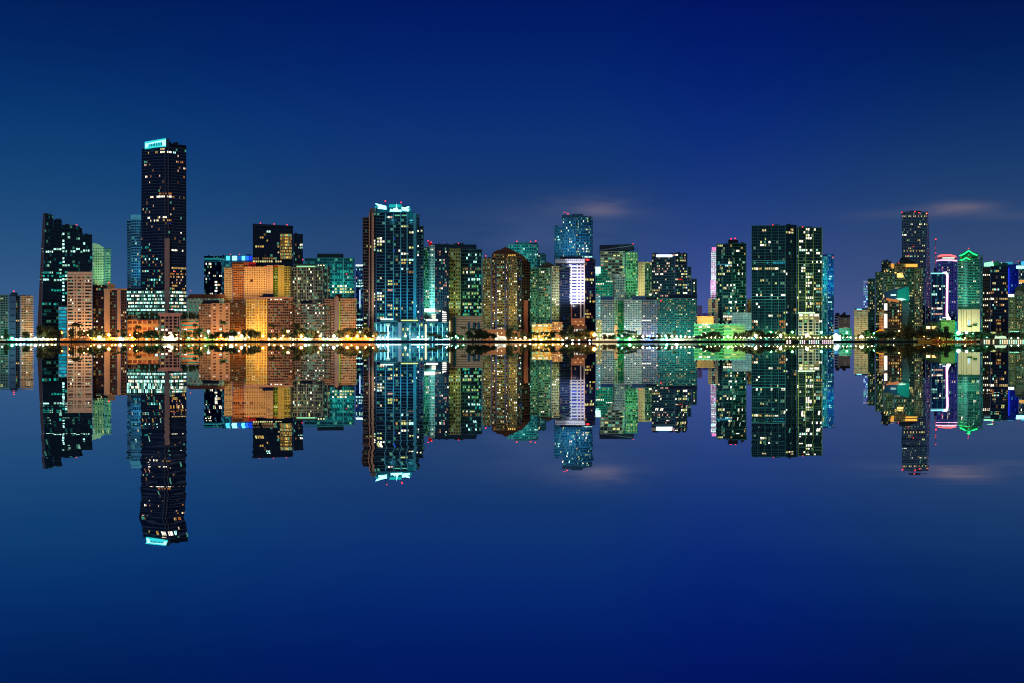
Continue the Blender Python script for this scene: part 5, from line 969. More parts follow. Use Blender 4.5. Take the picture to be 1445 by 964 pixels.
def leaves(kind, seed, n=900):
    """crown of unit height and unit half width made of leaf clumps spread through several limbs' volumes"""
    r = random.Random(seed); vs, fs = [], []
    if kind == 'spread': lobes = [(r.uniform(-.8, .8), r.uniform(-.6, .6), .35 + r.uniform(-.16, .3), r.uniform(.22, .42)) for _ in range(11)]
    elif kind == 'round': lobes = [(r.uniform(-.5, .5), r.uniform(-.5, .5), .5 + r.uniform(-.32, .34), r.uniform(.26, .44)) for _ in range(9)]
    elif kind == 'cone': lobes = [(r.uniform(-.7, .7) * (1 - z), r.uniform(-.5, .5) * (1 - z), z, .4 * (1 - z) + .06) for z in [i / 13 for i in range(13)]]
    else: lobes = [(r.uniform(-.9, .9), r.uniform(-.6, .6), .4 + r.uniform(-.2, .2), r.uniform(.2, .36)) for _ in range(9)]
    for _ in range(n):
        x, y, z, q = r.choice(lobes)
        v = Vector((r.gauss(0, 1), r.gauss(0, 1), r.gauss(0, 1))).normalized() * q * r.random() ** .38
        c = Vector((x, y, z)) + Vector((v.x, v.y, v.z * .75))
        if c.z < .02: c.z = r.uniform(.02, .15)
        s_ = r.uniform(.05, .12); u = Vector((r.gauss(0, 1), r.gauss(0, 1), r.gauss(0, 1))).normalized(); w = u.orthogonal().normalized()
        t = u.cross(w); k = len(vs)
        vs += [tuple(c + w * s_), tuple(c + t * s_ * .7), tuple(c - w * s_), tuple(c - t * s_ * .7)]; fs.append((k, k + 1, k + 2, k + 3))
    return vs, fs
def mesh_only(name, v, f, mat):
    me = bpy.data.meshes.new(name); me.from_pydata(v, [], f); me.materials.append(mat); me.update(); return me
CROWN = {}
for k, cnt in (('spread', 3), ('round', 3), ('cone', 1), ('shrub', 3)):
    CROWN[k] = [mesh_only('crown', *leaves(k, 11 * i + len(k)), LEAF2 if k == 'shrub' else LEAF) for i in range(cnt)]
def trunk_geo(seed):
    r = random.Random(seed); vs, fs = tube_geo([(0, 0, 0), (.02, .01, .25), (.04, 0, .5)], .05, .03)
    for _ in range(4):
        a = r.uniform(0, 6.28); v, f = tube_geo([(.035, 0, .44), (.035 + .2 * math.cos(a), .2 * math.sin(a), .62), (.04 + .4 * math.cos(a), .4 * math.sin(a), .8)], .022, .008)
        k = len(vs); vs += v; fs += [tuple(i + k for i in q) for q in f]
    return vs, fs
TRUNK = [mesh_only('trunk', *trunk_geo(i), BARK) for i in range(2)]
def frond_geo(seed):
    r = random.Random(seed); vs, fs = [], []
    for i in range(17):
        a = 2 * math.pi * i / 17 + r.uniform(-.15, .15); up = r.uniform(-.15, .75); L_ = r.uniform(.8, 1.1)
        pts = [Vector((math.cos(a) * L_ * t, math.sin(a) * L_ * t, up * t * 1.1 - .95 * t * t)) for t in (0, .25, .5, .75, 1)]
        sd = Vector((-math.sin(a), math.cos(a), 0))
        for j in range(4):
            for sgn in (-1, 1):
                w0, w1 = .05 + .16 * math.sin(math.pi * (j / 4)), .05 + .16 * math.sin(math.pi * ((j + 1) / 4)) * (j < 3)
                k = len(vs); vs += [tuple(pts[j]), tuple(pts[j + 1]), tuple(pts[j + 1] + sd * sgn * w1 - Vector((0, 0, w1 * .7))), tuple(pts[j] + sd * sgn * w0 - Vector((0, 0, w0 * .7)))]; fs.append((k, k + 1, k + 2, k + 3))
    return vs, fs
FROND = [mesh_only('crown', *frond_geo(i), PALM) for i in range(3)]
PTRUNK = mesh_only('trunk', *tube_geo([(0, 0, 0), (.02, 0, .35), (.0, .01, .7), (.01, 0, 1)], .03, .018), BARK)
KW = {'spread': 'broad dark tree', 'round': 'round dark tree', 'cone': 'tall dark conical tree', 'shrub': 'yellow green shrub', 'palm': 'slender palm tree'}
def tree(px, top, w, kind, Y=None, base=None):
    Y = Y or RND.uniform(1174, 1190); h = (485 - top) * Y / F if base is None else (base - top) * Y / F
    z0 = GZ if base is None else Z(base, Y)
    e = bpy.data.objects.new({'shrub': 'shrub', 'palm': 'palm_tree'}.get(kind, 'tree'), None); e.location = (X(px, Y), Y, z0); link(e)
    rz = RND.uniform(0, 6.28); W = w * Y / F / 2
    h = max(h - (0 if base else GZ), 1.5)
    if kind == 'palm':
        t = link(bpy.data.objects.new('trunk', PTRUNK), e); t.scale = (h * .8, h * .8, h * .9); c = link(bpy.data.objects.new('crown', RND.choice(FROND)), e); c.location = (.01 * h, 0, h * .9); c.scale = (W, W, W * .9); c.rotation_euler = (0, 0, rz)
    else:
        lo = {'spread': .22, 'round': .18, 'cone': .05, 'shrub': 0}[kind]
        if kind != 'shrub':
            t = link(bpy.data.objects.new('trunk', RND.choice(TRUNK)), e); t.scale = (h * .8, h * .8, h * .8); t.rotation_euler = (0, 0, rz)
        else:
            t = link(bpy.data.objects.new('stem', PTRUNK), e); t.scale = (h, h, h * .4)
        c = link(bpy.data.objects.new('crown', RND.choice(CROWN[kind])), e); c.location = (0, 0, h * lo); c.scale = (W * 1.05, W * 1.05, h * (1 - lo) * 1.05); c.rotation_euler = (0, 0, rz)
    pend(e, px, KW[kind], {'shrub': 'shrub', 'palm': 'palm'}.get(kind, 'tree'), {'shrub': 'shrubs along the shore', 'palm': 'palms along the shore'}.get(kind, 'trees along the shore'))
    return e
TREES = '''s 10 472 8;r 9 468 7;s 37 468 10;r 55 462 14;s 68 460 22;s 77 463 18;r 62 466 16;r 84 468 9;p 106 456 13;p 112 457 12;r 101 466 10;s 117 466 14;s 134 466 26;s 145 467 20;r 128 468 12;p 166 467 8;p 172 467 8;s 176 470 12;
p 195 460 12;s 203 466 22;s 214 466 22;s 221 469 14;r 191 470 9;r 230 470 7;r 247 471 7;p 250 462 9;r 260 468 8;r 266 471 10;p 275 457 10;r 276 468 9;r 282 466 10;r 290 472 8;s 300 470 12;p 314 453 13;s 312 469 18;s 322 469 16;s 331 467 14;p 327 466 10;r 344 468 10;s 360 466 18;r 354 468 14;s 364 468 14;
p 382 458 11;p 387 459 9;r 381 473 8;r 391 473 9;r 400 467 12;s 411 470 10;p 414 458 9;r 419 460 10;s 428 464 20;s 438 465 16;r 423 468 12;p 433 458 8;p 457 460 10;p 462 462 8;s 448 470 10;s 474 467 14;r 480 469 10;s 488 463 20;s 498 462 16;s 508 465 14;p 514 458 12;p 517 462 12;p 506 463 9;s 521 466 12;r 530 470 8;
p 538 470 9;p 543 470 9;p 607 472 11;p 613 471 11;s 619 473 12;s 636 469 14;r 641 473 10;s 649 474 14;p 652 462 6;p 656 462 6;r 662 470 14;s 668 469 20;p 671 456 7;p 667 464 9;s 680 466 22;s 690 468 22;r 675 468 16;r 684 472 14;p 666 464 8;s 697 473 10;r 718 466 12;p 724 465 9;s 722 470 16;p 732 466 9;r 737 470 10;s 745 471 12;p 753 470 10;p 758 471 9;p 765 470 10;p 771 470 10;r 779 470 12;p 784 469 9;p 789 470 8;s 776 473 16;
s 797 467 18;r 806 464 16;s 812 468 20;r 820 469 16;s 803 471 18;s 815 473 18;r 826 468 12;s 831 467 14;r 836 470 8;s 823 473 16;r 853 474 7;s 860 474 12;r 866 475 8;p 872 467 9;p 878 467 9;p 885 467 10;p 890 468 9;p 896 469 9;s 880 471 18;s 893 472 16;s 903 473 12;s 914 474 10;s 922 475 8;s 938 473 9;r 944 474 8;r 930 474 8;p 952 468 8;s 970 475 10;s 985 475 14;s 1000 468 20;s 1010 468 18;r 1004 472 14;s 1017 473 10;r 1038 472 9;s 1046 470 12;s 1056 466 16;s 1067 466 20;s 1078 467 22;s 1090 468 18;r 1072 469 16;r 1100 470 12;s 1104 472 10;
u 1110 472 9;u 1116 471 9;u 1122 472 8;u 1128 474 8;u 1133 473 8;u 1139 474 8;u 1145 473 8;u 1151 474 9;u 1157 474 8;u 1163 474 8;u 1169 473 8;u 1175 474 8;r 1187 474 7;r 1194 475 7;s 1206 474 8;r 1212 475 7;s 1221 470 12;r 1224 470 10;s 1229 473 12;p 1222 467 9;
s 1240 469 14;s 1250 468 18;s 1260 467 18;r 1256 470 16;s 1268 469 18;c 1283 452 15;r 1278 462 18;s 1288 462 20;s 1294 466 22;r 1301 464 14;s 1306 467 20;s 1318 465 18;r 1326 466 16;s 1312 470 22;s 1332 469 20;p 1335 462 9;r 1336 465 10;s 1344 470 18;s 1357 472 14;s 1366 469 18;s 1376 467 20;r 1371 472 16;s 1386 469 16;s 1393 471 14;r 1398 473 12;s 1352 474 14;s 1404 472 10;s 1412 470 12;r 1418 471 10;s 1426 469 12;s 1433 470 14;s 1441 471 12;r 1448 470 10'''
KK = {'s': 'spread', 'r': 'round', 'c': 'cone', 'u': 'shrub', 'p': 'palm'}
for it in TREES.replace('\n', '').split(';'):
    k, px, top, w = it.split(); tree(float(px), float(top), float(w), KK[k], (RND.uniform(1166.5, 1168.6) if RND.random() < .45 else RND.uniform(1178, 1186)) if k in 'sr' and not 1275 < float(px) < 1300 else (RND.uniform(1169, 1172) if k == 'u' else None))
# roof gardens on the garages stand on their roofs
for px, top, w in ((200, 443, 10), (208, 442, 11), (216, 441, 11), (223, 443, 8), (257, 443, 8), (262, 442, 9), (268, 442, 9), (274, 443, 9), (280, 444, 8)):
    tree(px, top, w, 'round', 1236, 452.4)

# ------------------------------------------------------------------ lamps
def lamp_kit(rgb, s_core, s_halo):  # halo: glowing see-through shell added around the bulb as bloom
    halo, nt, N, L = _new('lamp_halo_glow')
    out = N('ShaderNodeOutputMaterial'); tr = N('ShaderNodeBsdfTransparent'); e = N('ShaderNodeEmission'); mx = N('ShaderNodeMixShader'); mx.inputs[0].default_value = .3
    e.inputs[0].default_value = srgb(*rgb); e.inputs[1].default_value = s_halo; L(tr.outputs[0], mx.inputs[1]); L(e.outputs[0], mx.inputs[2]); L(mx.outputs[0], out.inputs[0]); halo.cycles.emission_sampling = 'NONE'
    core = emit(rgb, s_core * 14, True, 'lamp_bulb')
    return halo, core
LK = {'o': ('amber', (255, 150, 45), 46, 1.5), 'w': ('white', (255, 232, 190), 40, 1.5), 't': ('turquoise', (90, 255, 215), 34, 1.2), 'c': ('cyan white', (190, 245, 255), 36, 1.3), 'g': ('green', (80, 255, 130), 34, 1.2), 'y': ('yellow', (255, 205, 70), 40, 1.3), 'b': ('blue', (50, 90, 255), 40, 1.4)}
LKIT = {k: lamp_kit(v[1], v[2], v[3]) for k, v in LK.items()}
POLE = mesh_only('pole', *tube_geo([(0, 0, 0), (0, 0, .5), (0, 0, 1)], 1, .7), DARK)
def ball_mesh(name, mat, sub):
    bm = bmesh.new(); bmesh.ops.create_icosphere(bm, subdivisions=sub, radius=1); me = bpy.data.meshes.new(name); bm.to_mesh(me); bm.free(); me.materials.append(mat)
    for p in me.polygons: p.use_smooth = True
    return me
GLOW_BALL = {k: ball_mesh('lamp_glow_ball', v[0], 2) for k, v in LKIT.items()}; BULB = {k: ball_mesh('bulb', v[1], 1) for k, v in LKIT.items()}
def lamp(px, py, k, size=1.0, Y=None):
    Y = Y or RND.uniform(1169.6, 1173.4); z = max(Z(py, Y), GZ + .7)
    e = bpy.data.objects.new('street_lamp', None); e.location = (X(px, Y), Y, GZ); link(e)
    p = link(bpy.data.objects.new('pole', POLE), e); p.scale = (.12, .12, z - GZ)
    g = link(bpy.data.objects.new('lamp_glow_ball', GLOW_BALL[k]), e); g.location = (0, 0, z - GZ); g.scale = (size * (1.3 if size < 1 else 1.65),) * 3
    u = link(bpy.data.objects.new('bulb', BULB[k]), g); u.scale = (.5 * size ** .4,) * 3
    pend(e, px, f'{LK[k][0]} glow-shell lamp', 'street lamp', 'street lamps along the shore')
LAMPS = '''3 476 w;8 474 t;17 477.6 t 1.3;23 479 c;29 478.6 c 1.2;34 479.5 b;39 478 c;44 478.6 t;50 477.6 w 1.2;56 478.4 c;61 477.6 w;67 479 w;73 479 o;78 478.6 w;87 469.6 o 1.2;98 472.6 o 1;119 467 y .8;124 472.6 o .9;128 477 o;133 478.4 o;140 476.4 w 1.5;147 478 o;153.6 472.8 o 1.5;158 477.6 o;163 478.4 o;169.6 478 c 1.5;176 478 o;183.4 473 o .9;186.6 477 o 1.3;191 478.6 o;193 471 o .8;
207 479 t .7;214 479 t .7;221 478 g;232 476 w 1.3;238 477 w 1.4;242 474.4 w 1.6;249 472.6 o 1;255 478 o;266 477 g .9;272 478 o;283 473.6 o 1.4;290 477 g;294 467.6 t 1.2;300 476 g .9;306 479 o;312 473.6 o 1.2;313 478 o;319 479 o;326 475.8 w 2;333 478.6 o;337 470 w 1;341 474.4 w 1.5;346 478 w;351 476 c;371 474 o 1.2;380 479 w;387 478 y;392 477.6 w;397 477.4 w;399.6 474 o 1;406 467.8 y 1.1;410 477.6 w;414 479 w;425 474.6 o 1.5;431 478 c 1.2;436 478 t;449 468 o .8;452 474.2 o 1.3;456 478 t;462 478 c;471 474.6 w 1.5;476 477.6 c;482 479 o;490 474.6 o 1.4;496 478 o;504 474.6 o 1.5;508 468.6 t 1;516.4 474.8 o 1.4;526.6 474.6 o 1.4;521 479 w;
534 476.6 c 1.1;540 477 w 1;546 476.6 c 1;572 474.4 c 1.1;590 476 t .9;596 475 w .9;630.6 474.6 c 1.1;638 476.6 t;643 475 t 1.2;646 477 t;654 478 g .7;669 473 w .9;672 476.6 w .8;700 478 w;712 477 w;722 476.6 w .9;728 477.4 w;734 478.4 o;741 477 w 1.1;748 479.6 o;756 479 y;764 479.6 y;771 478 y .8;780 478.6 y .8;788 479 y .7;794 480 w .8;799.6 477.4 w 1;808 480.6 w .9;817 481 w .8;826 477 w .5;838.6 472.6 o 1.8;843 478.6 o;832 481 w .8;
872 478 t 1;878 473.8 c 1.1;883 477.6 g;888.6 478.4 g 1.5;894 475 w;900.6 474.6 w 1.2;907 475 w 1.1;913 474 c;917 474.4 b 1.2;922 474.6 c;927 474.6 w;933 475 w;939.6 474 t 1.2;941 478.4 t 1.3;947.6 474.8 w 1.2;955 475 w 1;955 478.6 w 1.4;961 475 w 1;967 475 w 1;973 475.4 w 1;979 475 w;985 476 b .9;990 473 g 1;996 474 t;1006 475 w 1;1027 474.6 t 1;1035 475 w;
1066.6 473.6 w 1.4;1087.6 469.4 g 1.4;1101.6 473.2 w 1.2;1118 468.8 g 1.2;1139 472.8 w 1.5;1159 469.2 g 1.2;1179.6 473.6 c 1.9;1182 477 c 1.2;1195 469.6 g 1;1216 474.8 w 1.1;1234 471 g 1.3;1233.6 476.6 t 1;1269 466.8 o .9;1261 478 w .6;1304.6 474.4 o 1.1;1326 477 o .6;1352.6 470 t 1.9;1364 469.4 c 1.2;1362 477.4 y .8;1373 470.6 t .7;1389 481 t .9;1393 476 t;1406 475 t .9;1412 475.6 w .9;1427 477.4 t 1;1437 477.6 c .9'''
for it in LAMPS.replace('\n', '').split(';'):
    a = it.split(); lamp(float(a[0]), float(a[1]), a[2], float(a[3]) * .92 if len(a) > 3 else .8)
# pale walls added behind the lamps to catch their light as a glow band
for x0, x1, top, lab, c in ((-4, 14, 478.4, 'pale added glow wall behind the leftmost lamps of the shore', (190, 190, 175)), (14, 80, 477, 'pale added glow wall under turquoise and white lamps beside the slab block', (200, 205, 195)), (84, 126, 476.5, 'tan added glow wall under amber lamps before the cream striped tower', (205, 170, 125)), (127, 193, 475.5, 'long tan added glow wall under amber lamps before the brown finned building', (205, 170, 125)),
        (229, 250, 475, 'white added glow wall below the flared cornice building', (220, 210, 190)), (262, 303, 477, 'tan added glow wall with green tinted light before the pinkish brown block', (190, 175, 130)), (306, 347, 474.5, 'tan added glow wall under the brightest amber lamps', (210, 172, 122)), (367, 413, 476, 'tan added glow wall below the yellow ribbed block', (205, 175, 130)),
        (417, 440, 476.5, 'tan added glow wall below the grey tan balcony block', (205, 180, 145)), (445, 478, 476.5, 'tan added glow wall between the grey tan block and the domed stair tower', (205, 175, 135)), (480, 528, 475.8, 'tan added glow wall below the domed stair tower block', (205, 170, 125)), (698, 760, 478.6, 'pale added glow wall lit warm white beside the white tent pavilion', (200, 185, 150)), (762, 798, 479.4, 'low pale added glow wall below the golden low wing', (190, 170, 110)),
        (872, 903, 477.4, 'pale added glow wall in green light before the wide gridded hotel', (170, 200, 170)), (904, 930, 477, 'pale added glow wall in blue and white light before the wide gridded hotel', (180, 190, 205)), (931, 984, 477.4, 'pale added glow wall in turquoise light before the dark teal gridded slab', (170, 200, 185)), (1176.4, 1186, 472.5, 'pale added glow wall under the blue white lamp by the slim cyan tower', (215, 225, 235)), (1348, 1360, 475.5, 'pale added glow wall under the big turquoise lamp beside the olive floodlit block', (190, 215, 200))):
    Y = 1175.4; a, bb = X(x0, Y), X(x1, Y); h = Z(top + .7, Y) - GZ; c = tuple(int(v * .68) for v in c)
    e = bpy.data.objects.new('glow_wall', None); e.location = (a, Y, GZ); link(e); tag(e, lab, 'wall', 'added glow walls along the shore', 'thing')
    m = matte(c, .85, .45, .35)
    for nm, y0, y1, z0, z1, o_ in (('wall', 0, .5, 0, h * .9, 0), ('coping', -.2, .7, h * .9 + .01, h, .2)):
        vs = [(-o_, y0, z0), (bb - a + o_, y0, z0), (bb - a + o_, y1, z0), (-o_, y1, z0), (-o_, y0, z1), (bb - a + o_, y0, z1), (bb - a + o_, y1, z1), (-o_, y1, z1)]
        mesh_obj(nm, vs, [(0, 1, 5, 4), (1, 2, 6, 5), (2, 3, 7, 6), (3, 0, 4, 7), (4, 5, 6, 7), (3, 2, 1, 0)], m, e)
    n = max(1, int((x1 - x0) / 7))
    for i in range(n + 1):
        q = tube('pier', [((bb - a) * i / n, -.05, 0), ((bb - a) * i / n, -.05, h * .88)], .55, m, e, n=4)
# string of little bollard lights on the long seawall
BG = ball_mesh('lamp_glow_ball', emit((255, 236, 170), 70, True, 'lamp_bulb'), 1)
for i in range(41):
    px = 998 + i * 5.8 + RND.uniform(-.8, .8); Y = 1165.2
    e = bpy.data.objects.new('bollard_light', None); e.location = (X(px, Y), Y, GZ); link(e); z = Z(476.4, Y) - GZ
    p = link(bpy.data.objects.new('post', POLE), e); p.scale = (.16, .16, z); g = link(bpy.data.objects.new('lamp_glow_ball', BG), e); g.location = (0, 0, z); g.scale = (.45,) * 3
    pend(e, px, 'small white light on the seawall', 'bollard light', 'string of lights on the seawall', 'before')
# warm light line on the pale seawall
e = bpy.data.objects.new('light_rail', None); e.location = (X(853, 1162), 1162, GZ); link(e); tag(e, 'long thin warm white light line on the pale seawall before the hotel', 'light rail')
for nm, z0, z1, m in (('lamp_tube', .5, 1.3, emit((255, 226, 170), 1.6, True)), ('bracket', .3, .48, DARK)):
    a, c = X(836, 1162) - e.location.x, X(870, 1162) - e.location.x
    mesh_obj(nm, [(a, 0, z0), (c, 0, z0), (c, .4, z0), (a, .4, z0), (a, 0, z1), (c, 0, z1), (c, .4, z1), (a, .4, z1)], [(0, 1, 5, 4), (1, 2, 6, 5), (2, 3, 7, 6), (3, 0, 4, 7), (4, 5, 6, 7), (3, 2, 1, 0)], m, e)
settle()

# ------------------------------------------------------------------ spots added low before the buildings to fill the facades with light
OR, TE, CYA, WH, GR, YE, BL, PK = (255, 196, 118), (110, 255, 225), (80, 220, 255), (255, 240, 220), (110, 255, 150), (255, 215, 130), (90, 130, 255), (255, 180, 175)
O2 = (255, 214, 150)
def wash(px, tz, rgb, kw, dist=19, ang=125, h=2.5):
    Y = near(px).Y; spot(px, Y - dist, GZ + h, px, Y, tz, rgb, kw * 1150, ang)
for a in ((8, 10, GR, 5), (24, 10, CYA, 6), (40, 22, OR, 24), (112, 14, OR, 20), (112, 40, (255, 226, 180), 10), (152, 16, OR, 13), (172, 16, OR, 9), (200, 8, OR, 16), (240, 8, OR, 6), (268, 8, OR, 14), (302, 14, OR, 14), (335, 20, OR, 26), (362, 20, YE, 38), (396, 16, OR, 10), (432, 16, OR, 9), (447, 14, TE, 5), (475, 18, WH, 8), (492, 18, OR, 16),
          (542, 10, CYA, 20), (585, 10, CYA, 7), (617, 10, CYA, 6), (640, 16, YE, 9), (665, 8, YE, 14), (690, 14, YE, 9), (710, 14, YE, 9), (725, 14, YE, 9), (757, 12, TE, 9), (768, 8, YE, 16), (785, 12, YE, 12), (812, 10, OR, 8), (845, 16, CYA, 8), (858, 16, (215, 255, 240), 18), (876, 12, GR, 12), (890, 16, (215, 255, 240), 24), (911, 8, PK, 26), (921, 4, BL, 13),
          (936, 14, TE, 12), (956, 14, TE, 12), (976, 14, TE, 12), (990, 8, GR, 14), (1030, 8, GR, 14), (1045, 14, WH, 12), (1072, 16, TE, 9), (1090, 18, TE, 9), (1108, 16, TE, 7), (1140, 14, WH, 10), (1168, 20, CYA, 18), (1192, 8, TE, 10), (1215, 8, OR, 6), (1215, 40, WH, 5), (1230, 18, (210, 255, 190), 8), (1244, 14, OR, 10), (1266, 20, OR, 5), (1290, 18, (210, 255, 190), 8), (1338, 8, YE, 12), (1353, 8, TE, 8), (1367, 14, YE, 20), (1390, 12, TE, 7), (1430, 16, YE, 9)):
    wash(a[0], a[1], a[2], a[3])
# spots added in mid-air before the taller walls to brighten them
def upper_wash(px, y, Yb, ty, rgb, kw, ang=85, dist=36):
    spot(px, Yb - dist, Z(y, Yb - dist), px, Yb, Z(ty, Yb), rgb, kw * 4200, ang)
for a in ((144, 406, 1370, 370, (215, 255, 215), 24), (190, 408, 1345, 350, CYA, 24), (189, 320, 1345, 300, CYA, 3), (322, 428, 1286, 390, O2, 15), (345, 428, 1286, 385, O2, 13), (365, 418, 1286, 385, O2, 17), (396, 418, 1290, 390, YE, 15), (1367, 474, 1290, 455, (255, 250, 215), 14), (665, 482, 1345, 460, (255, 225, 190), 12), (1003, 459, 1262, 440, (255, 245, 200), 14), (430, 428, 1300, 400, WH, 7), (480, 418, 1390, 390, TE, 18), (545, 455, 1262, 425, CYA, 34), (580, 455, 1262, 420, CYA, 38), (545, 302, 1262, 296, CYA, 2), (572, 302, 1262, 296, CYA, 2), (523, 455, 1262, 400, OR, 14), (609, 442, 1306, 415, (160, 255, 235), 40), (640, 450, 1350, 410, YE, 10),
          (690, 462, 1232, 420, YE, 13), (712, 462, 1232, 420, YE, 13), (726, 462, 1232, 420, YE, 13), (765, 457, 1236, 420, TE, 13), (783, 457, 1236, 420, YE, 12), (794, 431, 1248, 400, (225, 225, 255), 30), (813, 431, 1248, 400, (225, 225, 255), 38), (820, 431, 1248, 385, (225, 225, 255), 16), (800, 366, 1420, 335, (120, 225, 255), 16), (824, 366, 1420, 335, (120, 225, 255), 15), (864, 424, 1340, 375, (235, 255, 205), 34), (890, 424, 1340, 375, (170, 255, 190), 26), (852, 424, 1300, 405, TE, 8), (905, 424, 1372, 395, (255, 245, 200), 16),
          (940, 421, 1308, 390, TE, 5), (970, 421, 1308, 390, TE, 6), (645, 450, 1350, 400, TE, 6), (1030, 445, 1306, 400, TE, 9), (1090, 452, 1240, 400, TE, 8), (1142, 440, 1246, 380, YE, 8), (1000, 458, 1262, 440, YE, 7), (995, 455, 1242, 452, (255, 222, 165), 11), (1008, 423, 1430, 385, (255, 225, 255), 20), (1045, 441, 1306, 420, TE, 8), (1140, 442, 1246, 410, YE, 10), (1168, 410, 1340, 392, CYA, 18), (1222, 440, 1480, 415, BL, 10), (1266, 420, 1300, 395, (215, 255, 190), 7), (1276, 426, 1226, 414, TE, 7), (1311, 450, 1400, 380, (210, 160, 255), 12), (1345, 450, 1440, 400, (160, 140, 255), 8), (1367, 434, 1290, 400, TE, 22), (1427, 414, 1430, 390, BL, 12), (730, 362, 1400, 350, TE, 8), (735, 386, 1400, 360, TE, 10)):
    upper_wash(*a)

# ------------------------------------------------------------------ sky
w = bpy.data.worlds.new('World'); SC.world = w; w.use_nodes = True
nt = w.node_tree; nt.nodes.clear(); N = nt.nodes.new; L = nt.links.new
out = N('ShaderNodeOutputWorld'); bg = N('ShaderNodeBackground'); L(bg.outputs[0], out.inputs[0])
tc = N('ShaderNodeTexCoord'); sx = N('ShaderNodeSeparateXYZ'); L(tc.outputs['Generated'], sx.inputs[0])
def Mn(op, a, c=None, d=None):
    n = N('ShaderNodeMath'); n.operation = op
    for i, v in enumerate((a, c, d)):
        if v is None: continue
        if isinstance(v, (int, float)): n.inputs[i].default_value = v
        else: L(v, n.inputs[i])
    return n.outputs[0]
el = Mn('MULTIPLY', sx.outputs[2], 3.0)          # sine of elevation, 0 to about 1 over the first twenty degrees
def ramp(stops):
    r = N('ShaderNodeValToRGB'); r.color_ramp.interpolation = 'B_SPLINE'
    els = r.color_ramp.elements
    while len(els) < len(stops): els.new(.5)
    for e_, (p, c) in zip(els, stops): e_.position = p; e_.color = srgb(*c)
    L(el, r.inputs[0]); return r.outputs[0]
SKY_L = ramp([(0, (66, 102, 146)), (.16, (48, 88, 134)), (.36, (25, 72, 120)), (.56, (10, 58, 116)), (.76, (3, 38, 100)), (1, (0, 22, 82))])
SKY_M = ramp([(0, (66, 88, 130)), (.16, (51, 78, 124)), (.36, (28, 62, 110)), (.56, (14, 52, 118)), (.76, (4, 36, 112)), (1, (0, 20, 92))])
SKY_C = ramp([(0, (82, 96, 170)), (.16, (60, 80, 144)), (.36, (30, 62, 126)), (.56, (12, 44, 122)), (.76, (3, 30, 112)), (1, (0, 16, 92))])
SKY_R = ramp([(0, (80, 92, 132)), (.16, (60, 80, 120)), (.36, (36, 68, 114)), (.56, (12, 48, 106)), (.76, (2, 30, 92)), (1, (0, 14, 70))])
def mixc(f, a, c):
    m = N('ShaderNodeMix'); m.data_type = 'RGBA'; L(f, m.inputs[0])
    for s_, v in ((6, a), (7, c)):
        if isinstance(v, tuple): m.inputs[s_].default_value = v
        else: L(v, m.inputs[s_])
    return m.outputs[2]
def smooth(v, a, c):
    n = N('ShaderNodeMapRange'); n.interpolation_type = 'SMOOTHSTEP'; n.inputs[1].default_value = a; n.inputs[2].default_value = c; L(v, n.inputs[0]); return n.outputs[0]
az = sx.outputs[0]
c0 = mixc(smooth(az, -.4, -.06), SKY_L, SKY_M); c1 = mixc(smooth(az, .06, .2), c0, SKY_C); c2 = mixc(smooth(az, .17, .42), c1, SKY_R)
# thin clouds low in the west
no = N('ShaderNodeTexNoise'); no.inputs['Scale'].default_value = 9; no.inputs['Detail'].default_value = 6; mp = N('ShaderNodeMapping'); mp.inputs['Scale'].default_value = (1, 1, 5); L(tc.outputs['Generated'], mp.inputs[0]); L(mp.outputs[0], no.inputs['Vector'])
def cloud(col, a0, e0, sa, se, amt, c):
    dx = Mn('DIVIDE', Mn('SUBTRACT', az, a0), sa); dz = Mn('DIVIDE', Mn('SUBTRACT', sx.outputs[2], e0), se)
    g = Mn('POWER', 2.718, Mn('MULTIPLY', Mn('ADD', Mn('MULTIPLY', dx, dx), Mn('MULTIPLY', dz, dz)), -1.0))
    f = Mn('MULTIPLY', Mn('MULTIPLY', g, smooth(no.outputs[0], .28, .62)), amt)
    return mixc(f, col, srgb(*c))
def pa(px, py):
    v = Vector((px - CX, F, HZ - py)).normalized(); return v.x, v.z
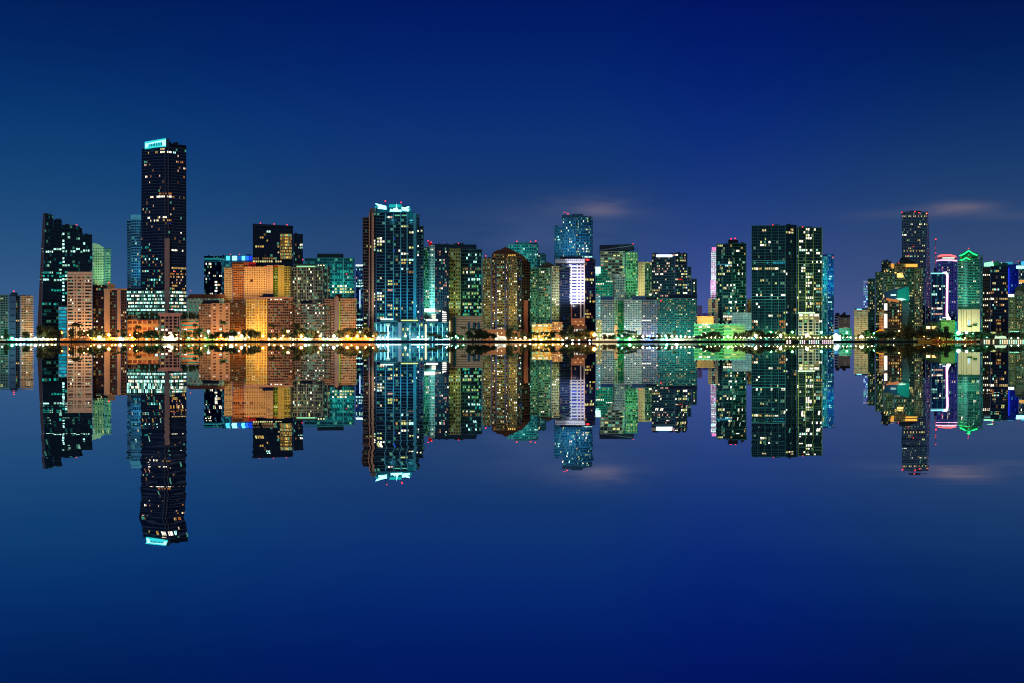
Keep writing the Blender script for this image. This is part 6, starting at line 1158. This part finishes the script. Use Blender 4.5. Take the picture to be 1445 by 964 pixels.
for px, py, sa, se, amt, c in ((850, 294, .02, .006, .95, (124, 112, 130)), (830, 290, .06, .012, .45, (84, 96, 132)), (1346, 296, .024, .0052, .95, (120, 110, 126)), (1290, 301, .05, .005, .3, (84, 94, 128)), (1425, 304, .03, .004, .3, (88, 96, 128)), (760, 330, .1, .02, .25, (88, 104, 146))):
    a0, e0 = pa(px, py); c2 = cloud(c2, a0, e0, sa, se, amt, c)
st_ = N('ShaderNodeTexSky'); st_.sky_type = 'NISHITA'; st_.sun_disc = False; st_.sun_elevation = math.radians(-6); st_.sun_rotation = math.radians(200)
ad = N('ShaderNodeMix'); ad.data_type = 'RGBA'; ad.blend_type = 'ADD'; ad.inputs[0].default_value = .02; L(c2, ad.inputs[6]); L(st_.outputs[0], ad.inputs[7])
L(ad.outputs[2], bg.inputs[0]); bg.inputs[1].default_value = 1.0

# ------------------------------------------------------------------ fill sun added behind the camera to lift all facades evenly
sl = bpy.data.lights.new('facade_fill_sun', 'SUN'); sl.energy = .68; sl.angle = math.radians(.5); sl.color = (.92, .98, .97)
so = bpy.data.objects.new('facade_fill_sun', sl); COL.objects.link(so)
d = Vector((.12, .86, -.5)); so.rotation_euler = d.to_track_quat('-Z', 'Y').to_euler(); so.location = (-300, -300, 200)

# ------------------------------------------------------------------ camera and render settings
cam = bpy.data.cameras.new('camera'); co = bpy.data.objects.new('camera', cam); COL.objects.link(co); SC.camera = co
co.location = (0, 0, CAMH); co.rotation_euler = (math.radians(90), 0, 0)
cam.sensor_fit = 'HORIZONTAL'; cam.sensor_width = 36; cam.lens = 36; cam.clip_start = .1; cam.clip_end = 20000
cam.shift_y = (HZ - 482) / 1445
SC.view_settings.view_transform = 'Standard'; SC.view_settings.look = 'None'; SC.view_settings.exposure = 0; SC.view_settings.gamma = 1
SC.cycles.filter_width = 1.1; cy_ = SC.cycles; cy_.use_denoising = True; cy_.max_bounces = 5; cy_.diffuse_bounces = 2; cy_.glossy_bounces = 3; cy_.transmission_bounces = 2; cy_.transparent_max_bounces = 8
cy_.sample_clamp_indirect = 3; cy_.use_light_tree = True; cy_.caustics_reflective = False

for o_ in SC.objects:
    if o_.get('label') and len(o_['label'].split()) > 16: print('LONG', len(o_['label'].split()), o_['label'])
